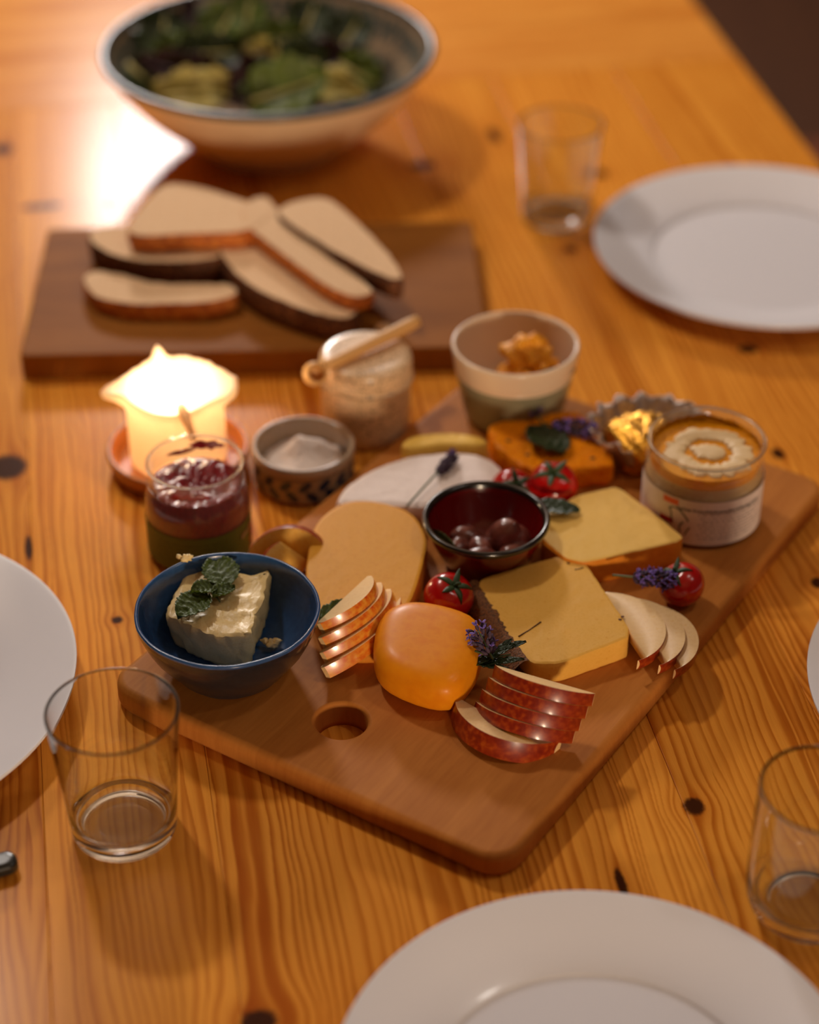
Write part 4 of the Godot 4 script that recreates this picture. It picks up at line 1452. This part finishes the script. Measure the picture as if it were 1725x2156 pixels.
func apples() -> void:
	var R := 0.045
	var y := BOARD
	# four beside the golden cheese, skins to the viewer
	R = 0.055
	var places := []
	for k in 4:
		places.append([Vector3(0.60, 0.10, -0.80), Vector3(0.60, 0.46, 0.66), Vector3(-0.0300 + 0.0038 * k, y + 0.038 - 0.0056 * k, 0.1885 + 0.0046 * k), 0.74 + 0.12 * k])
	fan(apple_slice("apple_slice", "", 0.165, R, M.apple_skin_gold, M.apple_flesh, 0.6, 0.72, 2.36), places, R, ["orange-red apple slice of the fan beside the golden cheese, first against the leaf", "orange-red apple slice of the fan beside the golden cheese, second from the leaf", "orange-red apple slice of the fan beside the golden cheese, third from the leaf", "orange-red apple slice of the fan beside the golden cheese, outermost towards the smoked cheese"], "apple slices beside the golden cheese")
	# four red ones at the front and one apart
	R = 0.040
	places = []
	for k in 4:
		places.append([Vector3(0.93, -0.05, 0.36), Vector3(-0.18, 0.50, 0.80), Vector3(0.081 - 0.0042 * k, y + 0.041 - 0.0070 * k, 0.2805 + 0.0042 * k)])
	fan(apple_slice("apple_slice", "", 0.21, R, M.apple_skin, M.apple_flesh, 0.42, 0.46, PI - 0.42), places, R, ["dark red apple slice at the front, touching the herb cheese", "red apple slice at the front, second from the herb cheese", "red apple slice at the front, third from the herb cheese", "red apple slice at the front, lowest of the row of four"], "red apple slices at the front of the board")
	R = 0.043
	fan(apple_slice("apple_slice", "", 0.34, R, M.apple_skin, M.apple_flesh, 0.5, 0.17, PI - 0.34), [[Vector3(0.74, 0.0, 0.67), Vector3(-0.55, 0.25, 0.62), Vector3(0.041, y + 0.0115, 0.2935)]], R, ["single red apple wedge lying apart in front of the row, pale cut edge up"], "red apple slices at the front of the board")
	# three pale ones at the right, cut faces up
	R = 0.04
	places = []
	for k in 3:
		places.append([Vector3(-0.33 - 0.03 * k, 0.03, -0.94), Vector3(0.92, -0.05, -0.34), Vector3(0.1745 + 0.0150 * k - 0.002 * k * k, y + 0.0125 - 0.0032 * k, 0.175 + 0.0005 * k)])
	fan(apple_slice("apple_slice", "", 0.2, R, M.apple_skin, M.apple_flesh, 0.3), places, R, ["pale apple slice beside the herb cheese, nearest the cheese, cut face up", "pale apple slice right of the herb cheese, middle of three, cut face up", "pale apple slice right of the herb cheese, outermost of three"], "pale apple slices at the right")
	# two behind the blue dish
	R = 0.034
	fan(apple_slice("apple_slice", "", 0.24, R, M.apple_skin, M.apple_flesh_gold, 0.1, 0.5, 2.62), [[Vector3(0.97, 0.05, 0.1), Vector3(-0.1, 0.85, -0.3), Vector3(-0.0875, y + 0.0315, 0.088)]], R, ["yellow-fleshed apple slice behind the blue dish, farther one with a glossy red edge"], "apple slices behind the blue dish")
	fan(apple_slice("apple_slice", "", 0.24, R, M.apple_skin, M.apple_flesh_gold, 0.1, 1.0, 2.5), [[Vector3(0.45, 0.45, -0.75), Vector3(-0.75, 0.6, -0.1), Vector3(-0.106, y + 0.0215, 0.1145)]], R, ["yellow-fleshed apple slice close behind the rim of the blue dish"], "apple slices behind the blue dish")


# ---------------------------------------------------------------- tomatoes, olives

func tomato(label: String, at: Vector3, r: float, lean: Basis) -> void:
	var t = thing("cherry_tomato", label, "tomato", at, 0.0, "cherry tomatoes")
	var s = S()
	var prof := []
	for i in 25:
		var th := -PI / 2 + PI * i / 24
		var dip := 0.16 * exp(-pow((PI / 2 - th) / 0.35, 2.0))
		prof.append([r * cos(th), r * 0.93 * (sin(th) - dip)])
	lathe(s, prof, 48)
	var b = part("fruit", s, M.tomato_skin, t)
	s = S()
	for k in 5:
		var a := TAU * k / 5 + at.x * 40.0
		var rows := []
		for i in 8:
			var u := i / 7.0
			var w := r * 0.2 * (1.0 - u) * (0.55 + 1.2 * u)
			var d := r * (0.06 + 0.72 * u)
			var h := r * (0.80 + 0.14 * sin(u * 2.2) - 0.16 * u * u + 0.22 * u * u * u * (1.0 if k % 2 else -0.4))
			var row := PackedVector3Array()
			for j in 3:
				var v := float(j - 1)
				row.append(Vector3(cos(a) * d - sin(a) * w * v, h + 0.0 - absf(v) * 0.0006, sin(a) * d + cos(a) * w * v))
			rows.append(row)
		sheet(s, rows, 0.0007)
	var c = part("calyx", s, M.calyx_green, t, "green star-shaped calyx")
	s = S()
	tube(s, [Vector3(0, r * 0.74, 0), Vector3(0.001, r * 0.95, 0), Vector3(0.002, r * 1.1, 0.001)], [0.0016, 0.0012, 0.0013], 8)
	part("stalk", s, M.calyx_green, c)
	b.basis = lean
	c.basis = lean


func tomatoes_and_olives() -> void:
	tomato("cherry tomato in front of the orange cheese, higher of the two behind the red bowl", Vector3(0.108, BOARD + 0.0185, 0.019), 0.0195, Basis(Vector3(1, 0, 0.2).normalized(), 0.3))
	tomato("cherry tomato close behind the dark rim of the red bowl, mostly hidden", Vector3(0.0775, BOARD + 0.016, 0.0215), 0.0172, Basis(Vector3(1, 0, -0.4).normalized(), 0.62))
	tomato("cherry tomato in the middle between the red bowl and the smoked cheese", Vector3(0.0275, BOARD + 0.0168, 0.1525), 0.0178, Basis(Vector3(0.7, 0, -0.7).normalized(), 0.42))
	tomato("cherry tomato standing alone at the right edge by the lavender", Vector3(0.1925, BOARD + 0.0155, 0.1365), 0.0165, Basis(Vector3(0.2, 0, 1).normalized(), 0.5))
	var at := Vector3(0.0552, BOARD, 0.0885)
	var t = thing("olive_bowl", "small glossy dark red bowl with a black rim, holding olives", "bowl", at)
	var s = S()
	lathe(s, curve([[0.0, 0.0015], [0.023, 0.0015], [0.0255, 0.0], [0.0285, 0.002], [0.034, 0.011], [0.0395, 0.023], [0.0438, 0.034]], 4), 80)
	part("body", s, M.ceramic_red, t)
	s = S()
	lathe(s, curve([[0.0438, 0.034], [0.0458, 0.0362], [0.0462, 0.0385], [0.0452, 0.0403], [0.0434, 0.0404], [0.0418, 0.0392], [0.0408, 0.0365]], 4), 80)
	part("rim", s, M.ceramic_black, t, "glossy black rim")
	s = S()
	lathe(s, curve([[0.0408, 0.0365], [0.039, 0.031], [0.034, 0.019], [0.027, 0.009], [0.015, 0.0055], [0.0, 0.005]], 4), 80)
	part("inner_glaze", s, M.ceramic_red, t)
	s = S()
	lathe(s, curve([[0.0, -0.0115], [0.0045, -0.0098], [0.0078, -0.004], [0.0082, 0.002], [0.006, 0.0088], [0.002, 0.0122], [0.0, 0.0132]], 4), 28)
	var first = thing("olive", "dark brown olive at the left in the red bowl, behind two others", "olive", Vector3.ZERO, 0.0, "olives in the red bowl")
	first.set_meta("stem", "olive")
	part("flesh", s, M.olive_skin, first)
	s = S()
	blob(s, Vector3(0, -0.0112, 0), Vector3(0.0014, 0.0005, 0.0014), 2.0, Basis(), 0.0, 12, 6)
	part("stem_scar", s, flat("olive_scar", rgb(30, 12, 10), 0.7), first)
	# x, y, z from the bowl; lean axis angle; size; label
	var places := [
		[-0.013, 0.0155, -0.004, 0.2, 1.2, 0.98, ""], [0.012, 0.0195, 0.002, 2.7, 0.5, 1.35, "largest brown olive in the red bowl, pointed end up"], [0.0215, 0.0165, -0.001, 1.2, 0.9, 1.25, "brown olive leaning behind the largest one in the red bowl"],
		[-0.0195, 0.0145, 0.006, 1.0, 1.5, 0.85, "small dark olive at the far left in the red bowl"], [-0.0045, 0.0155, 0.009, 2.0, 1.4, 0.95, "round olive in the middle of the red bowl, left of the largest"],
		[-0.0035, 0.0145, 0.0215, 0.1, 1.5, 1.05, "olive lying lengthwise at the front of the red bowl"], [0.0215, 0.0145, 0.0145, 0.6, 1.4, 1.1, "shiny olive at the front right in the red bowl"], [0.0125, 0.012, 0.0215, 2.4, 1.4, 0.85, "olive low down at the front middle in the red bowl"],
	]
	for i in places.size():
		var q: Array = places[i]
		var o: Node3D = first if i == 0 else copy(first, q[6])
		o.basis = (Basis(Vector3.UP, q[3]) * Basis(Vector3(0, 0, 1), q[4])).scaled(Vector3.ONE * float(q[5]) * 1.08)
		o.position = at + Vector3(q[0], q[1] + 0.003, q[2])
	t = thing("bay_leaf", "green leaf standing against the left wall inside the red olive bowl", "leaf", at + Vector3(-0.0285, 0.023, 0.011))
	s = S()
	leaf(s, 0.034, 0.010, 0.0, 0.002, 5.0)
	part("blade", s, M.mint_green, t)
	t.basis = Basis(Vector3.UP, -0.75) * Basis(Vector3(0, 0, 1), -0.35) * Basis(Vector3(1, 0, 0), 0.9)


# ---------------------------------------------------------------- butter dish

func butter_dish() -> void:
	var at := Vector3(-0.1222, BOARD, 0.2065)
	var t = thing("butter_dish", "round dark blue glazed bowl holding the butter", "bowl", at)
	var s = S()
	lathe(s, curve([[0.0, 0.0015], [0.033, 0.0015], [0.0355, 0.0], [0.038, 0.002], [0.042, 0.008], [0.0535, 0.024], [0.0605, 0.040], [0.0622, 0.0475]], 4), 96, Vector3.ZERO, 0, TAU, 0.02)
	part("body", s, M.ceramic_ink, t, "almost black outside glaze")
	s = S()
	lathe(s, curve([[0.0622, 0.0475], [0.0624, 0.0492], [0.0612, 0.0500], [0.0598, 0.0492], [0.059, 0.0465], [0.0565, 0.036], [0.050, 0.021], [0.041, 0.011], [0.03, 0.0078], [0.0, 0.0072]], 4), 96, Vector3.ZERO, 0, TAU, 0.02)
	part("inner_glaze", s, M.ceramic_blue, t, "deep blue inside glaze")
	# butter: uneven block
	var poly := []
	for p in [[-0.1667, 0.1947], [-0.1575, 0.163], [-0.1515, 0.1392], [-0.144, 0.1405], [-0.136, 0.150], [-0.1195, 0.1549], [-0.1062, 0.1576], [-0.0962, 0.1515], [-0.0978, 0.170], [-0.0983, 0.179], [-0.1036, 0.1999], [-0.106, 0.2208], [-0.1277, 0.2203], [-0.1476, 0.2101]]:
		poly.append(Vector2(p[0], p[1]) - Vector2(-0.13, 0.183))
	var b = thing("butter_block", "irregular block of pale yellow butter under the mint sprig", "butter", Vector3(-0.13, BOARD + 0.008, 0.183))
	var o := outline(poly, 96, 2, 0.12)
	var foot := []
	for v: Vector2 in o:
		foot.append(v * 0.93 + Vector2(0.0, 0.0))
	var a2 = S()
	var b2 = S()
	slab(a2, b2, o, 0.0, 0.0305, 0.003, 0.0028, Vector2(0.03, -0.06), foot, 0.001)
	part("side", a2, M.butter_pale, b)
	part("top", b2, M.butter_pale, b)
	for q in [["crumb of butter on the far rim of the blue bowl", Vector3(-0.1535, BOARD + 0.0505, 0.1523), 0.0042], ["smear of butter on the blue bowl's floor right of the block", Vector3(-0.0925, BOARD + 0.0135, 0.1995), 0.005]]:
		var c = thing("butter_crumb", q[0], "butter", q[1])
		s = S()
		blob(s, Vector3.ZERO, Vector3(q[2], q[2] * 0.55, q[2] * 0.7), 2.0, Basis(Vector3.UP, 0.5), q[2] * 0.7, 20, 12, 300.0)
		blob(s, Vector3(-q[2], -0.0004, -q[2] * 0.3), Vector3(q[2], q[2] * 0.35, q[2] * 0.3), 2.0, Basis(Vector3.UP, -0.3), q[2] * 0.5, 20, 12, 300.0)
		part("lump", s, M.butter_pale, c)


# ---------------------------------------------------------------- herbs

func leaf(s: SurfaceTool, length: float, width: float, teeth: float, cup: float, salt: float, quilt := 0.0) -> void:
	# an oval leaf along x from its stalk at -length/2, with a folded midrib, toothed edge and quilted blade
	var n := 40
	var m := 14
	var up := []
	for i in n + 1:
		var u := float(i) / n
		var half := width * 0.5 * pow(maxf(0.0, sin(PI * pow(u, 0.85))), 0.75) + 0.0003
		half *= 1.0 + teeth * (fposmod(u * 11.0, 1.0) - 0.5)
		var row := PackedVector3Array()
		for j in m + 1:
			var v := float(j) / m * 2.0 - 1.0
			var vein := sin((u - absf(v) * 0.22) * 34.0)
			var y := cup * v * v - cup * 1.6 * (u - 0.5) * (u - 0.5) + quilt * vein * (1.0 - absf(v) * 0.4) - 0.0006 * exp(-v * v * 90.0) + 0.0012 * fn.get_noise_2d(u * 5.0 + salt, v * 3.0) * length / 0.03
			row.append(Vector3((u - 0.5) * length, y, v * half))
		up.append(row)
	sheet(s, up, 0.0004)


func lavender(label: String, tip: Vector3, foot: Vector3, head: float, fat: float, petals: int, stem_up := 0.0) -> void:
	# a spike of small buds towards the tip and a bare stem behind it
	var t = thing("lavender_sprig", label, "lavender", tip)
	var d := (foot - tip)
	var along := d.normalized()
	var r := RandomNumberGenerator.new()
	r.seed = hash(label) % 9999
	var s = S()
	var mid := d * 0.5 + Vector3(0, stem_up, 0)
	tube(s, [Vector3.ZERO, d * 0.25 + Vector3(0, stem_up * 0.7, 0), mid, d * 0.75 + Vector3(0, stem_up * 0.7, 0), d], [0.0006, 0.0007, 0.0008, 0.0008, 0.0008], 8)
	part("stem", s, M.stem_green, t)
	var side := along.cross(Vector3.UP).normalized()
	var lift := side.cross(along).normalized()
	s = S()
	var p = S()
	var rows := int(head / 0.0032)
	for i in rows:
		var u := float(i) / maxf(1.0, rows - 1.0)
		var ring := fat * (0.55 + 0.45 * sin(PI * clampf(u * 0.8 + 0.15, 0, 1)))
		for k in 7:
			var a := TAU * (k + 0.5 * (i % 2)) / 7.0 + r.randf() * 0.3
			var outw := (side * cos(a) + lift * sin(a))
			var c := along * (u * head) + outw * ring * r.randf_range(0.6, 0.85)
			var bz := (outw * 0.75 - along * 0.7).normalized()
			var bx := bz.cross(along).normalized()
			blob(s, c, Vector3(0.0013, 0.0026, 0.0013), 2.0, Basis(bx, bz, bx.cross(bz)), 0.0, 8, 6)
			if r.randi() % 10 < petals:
				var e := c + bz * 0.003
				for w in 3:
					var q := Basis(bz, TAU * w / 3.0 + r.randf()) * bx
					var qy := (bz * 0.5 + q * 0.6).normalized()
					var qx := qy.cross(q).normalized()
					blob(p, e + q * 0.0013, Vector3(0.0011, 0.0019, 0.0004), 2.0, Basis(qx, qy, qx.cross(qy)), 0.0, 8, 4)
	part("flower_buds", s, M.lavender_bud, t, "dark purple-brown buds", true)
	if petals > 0:
		part("petals", p, M.lavender_petal, t, "violet petals", true)


func herbs() -> void:
	var y := BOARD
	# mint on the butter
	var t = thing("mint_sprig", "sprig of wrinkled green mint leaves lying on the butter", "mint", Vector3(-0.1420, y + 0.0425, 0.166))
	for q in [[Vector3(0.0115, 0.0032, -0.005), -1.9, 0.1, 0.034, 0.025, "larger leaf"], [Vector3(-0.0045, 0.0003, 0.0295), 2.3, -0.12, 0.029, 0.0245, "leaf"], [Vector3(0.002, 0.0035, 0.0155), 2.7, 0.2, 0.019, 0.015, "leaf"], [Vector3(0.0155, 0.002, 0.016), -0.6, -0.05, 0.018, 0.013, "leaf"]]:
		var s = S()
		leaf(s, q[3], q[4], 0.16, 0.003, q[1], 0.0007)
		var l = part("leaf", s, M.mint_green, t)
		l.basis = Basis(Vector3.UP, -q[1]) * Basis(Vector3(0, 0, 1), q[2])
		l.position = q[0]
	var st = S()
	tube(st, [Vector3(0.0045, 0.001, 0.012), Vector3(0.009, 0.0005, 0.017), Vector3(0.0135, -0.001, 0.024)], [0.0008, 0.0008, 0.0006], 8)
	part("stem", st, M.stem_green, t)
	# under the fan of apple slices
	t = thing("mint_leaf", "toothed green leaf tucked between the golden cheese and the apple fan", "leaf", Vector3(-0.0528, y + 0.0255, 0.1815))
	st = S()
	leaf(st, 0.042, 0.014, 0.2, 0.002, 8.0, 0.0005)
	part("blade", st, M.mint_green, t)
	t.basis = Basis(Vector3.UP, 0.82) * Basis(Vector3(1, 0, 0), 0.35)
	# on the orange cheese
	t = thing("mint_leaf", "round dark green leaf lying on the orange cheese below the lavender", "leaf", Vector3(0.1055, y + 0.0245, -0.0345))
	st = S()
	leaf(st, 0.044, 0.034, 0.1, 0.004, 2.0, 0.0006)
	part("blade", st, M.bay_green, t)
	t.basis = Basis(Vector3.UP, 2.2) * Basis(Vector3(1, 0, 0), 0.15)
	# on the pale cheese
	t = thing("mint_leaf", "oval dark green leaf on the pale cheese beside the red bowl", "leaf", Vector3(0.1085, y + 0.0255, 0.0575))
	st = S()
	leaf(st, 0.034, 0.019, 0.05, 0.0025, 4.0, 0.0004)
	part("blade", st, M.bay_green, t)
	t.basis = Basis(Vector3.UP, -0.1) * Basis(Vector3(0, 0, 1), -0.06)
	# the needles under the lavender on the smoked cheese
	t = thing("herb_sprig", "dark green herb sprig with narrow leaves between smoked cheese and apples", "herb", Vector3(0.0555, y + 0.0285, 0.231))
	for q in [[0.0, 0.0, 0.0, -0.35, 0.28, 0.034, 0.0065], [0.004, 0.001, -0.003, -0.75, 0.3, 0.026, 0.006], [0.006, -0.002, 0.004, 0.05, 0.2, 0.03, 0.0065], [-0.002, -0.003, 0.007, 0.4, 0.1, 0.026, 0.006], [0.013, 0.003, -0.006, -0.15, 0.3, 0.02, 0.0055]]:
		st = S()
		leaf(st, q[5], q[6], 0.12, 0.001, q[3], 0.0003)
		var l = part("leaf", st, M.bay_green, t)
		l.basis = Basis(Vector3.UP, -q[3]) * Basis(Vector3(0, 0, 1), q[4])
		l.position = Vector3(q[0], q[1], q[2])
	st = S()
	tube(st, [Vector3(-0.012, 0.004, 0.0), Vector3(0.0, -0.001, 0.001), Vector3(0.012, 0.0, -0.001)], [0.0008, 0.0009, 0.0006], 8)
	part("stem", st, M.stem_green, t)
	lavender("lavender sprig with a long bare stem lying on the white soft cheese", Vector3(0.0335, y + 0.0262, -0.0095), Vector3(-0.002, y + 0.0235, 0.0525), 0.022, 0.0048, 1, 0.001)
	lavender("lavender bloom in full violet flower on the smoked cheese", Vector3(0.0455, y + 0.0405, 0.2185), Vector3(0.0555, y + 0.029, 0.236), 0.017, 0.0085, 6)
	lavender("lavender sprig leaning on the tomato at the right edge of the board", Vector3(0.1845, y + 0.0255, 0.145), Vector3(0.1435, y + 0.0215, 0.1335), 0.026, 0.0062, 5)
	lavender("lavender sprig with violet petals lying on the orange cheese", Vector3(0.1425, y + 0.0275, -0.044), Vector3(0.1035, y + 0.0225, -0.062), 0.032, 0.0062, 4)
	lavender("small dark lavender bud at the back edge of the orange cheese", Vector3(0.0945, y + 0.0345, -0.076), Vector3(0.104, y + 0.0225, -0.062), 0.012, 0.0045, 1)


func cutlery() -> void:
	var t = thing("table_knife", "dark-handled table knife, only its handle end showing at the left", "knife", Vector3(-0.2425, TABLE, 0.3795), deg_to_rad(-158.0))
	var s = S()
	rounded_box(s, Vector3(0.0, 0.0005, -0.0075), Vector3(0.085, 0.011, 0.0075), 0.003, 0.006)
	part("handle", s, ramp(flat("handle_black", rgb(26, 28, 26), 0.35), 0.4, 0.2), t)
	s = S()
	rounded_box(s, Vector3(0.085, 0.003, -0.006), Vector3(0.19, 0.0045, 0.006), 0.0006, 0.005)
	var steel := flat("steel", rgb(200, 200, 200), 0.25)
	steel.metallic = 1.0
	part("blade", s, steel, t)
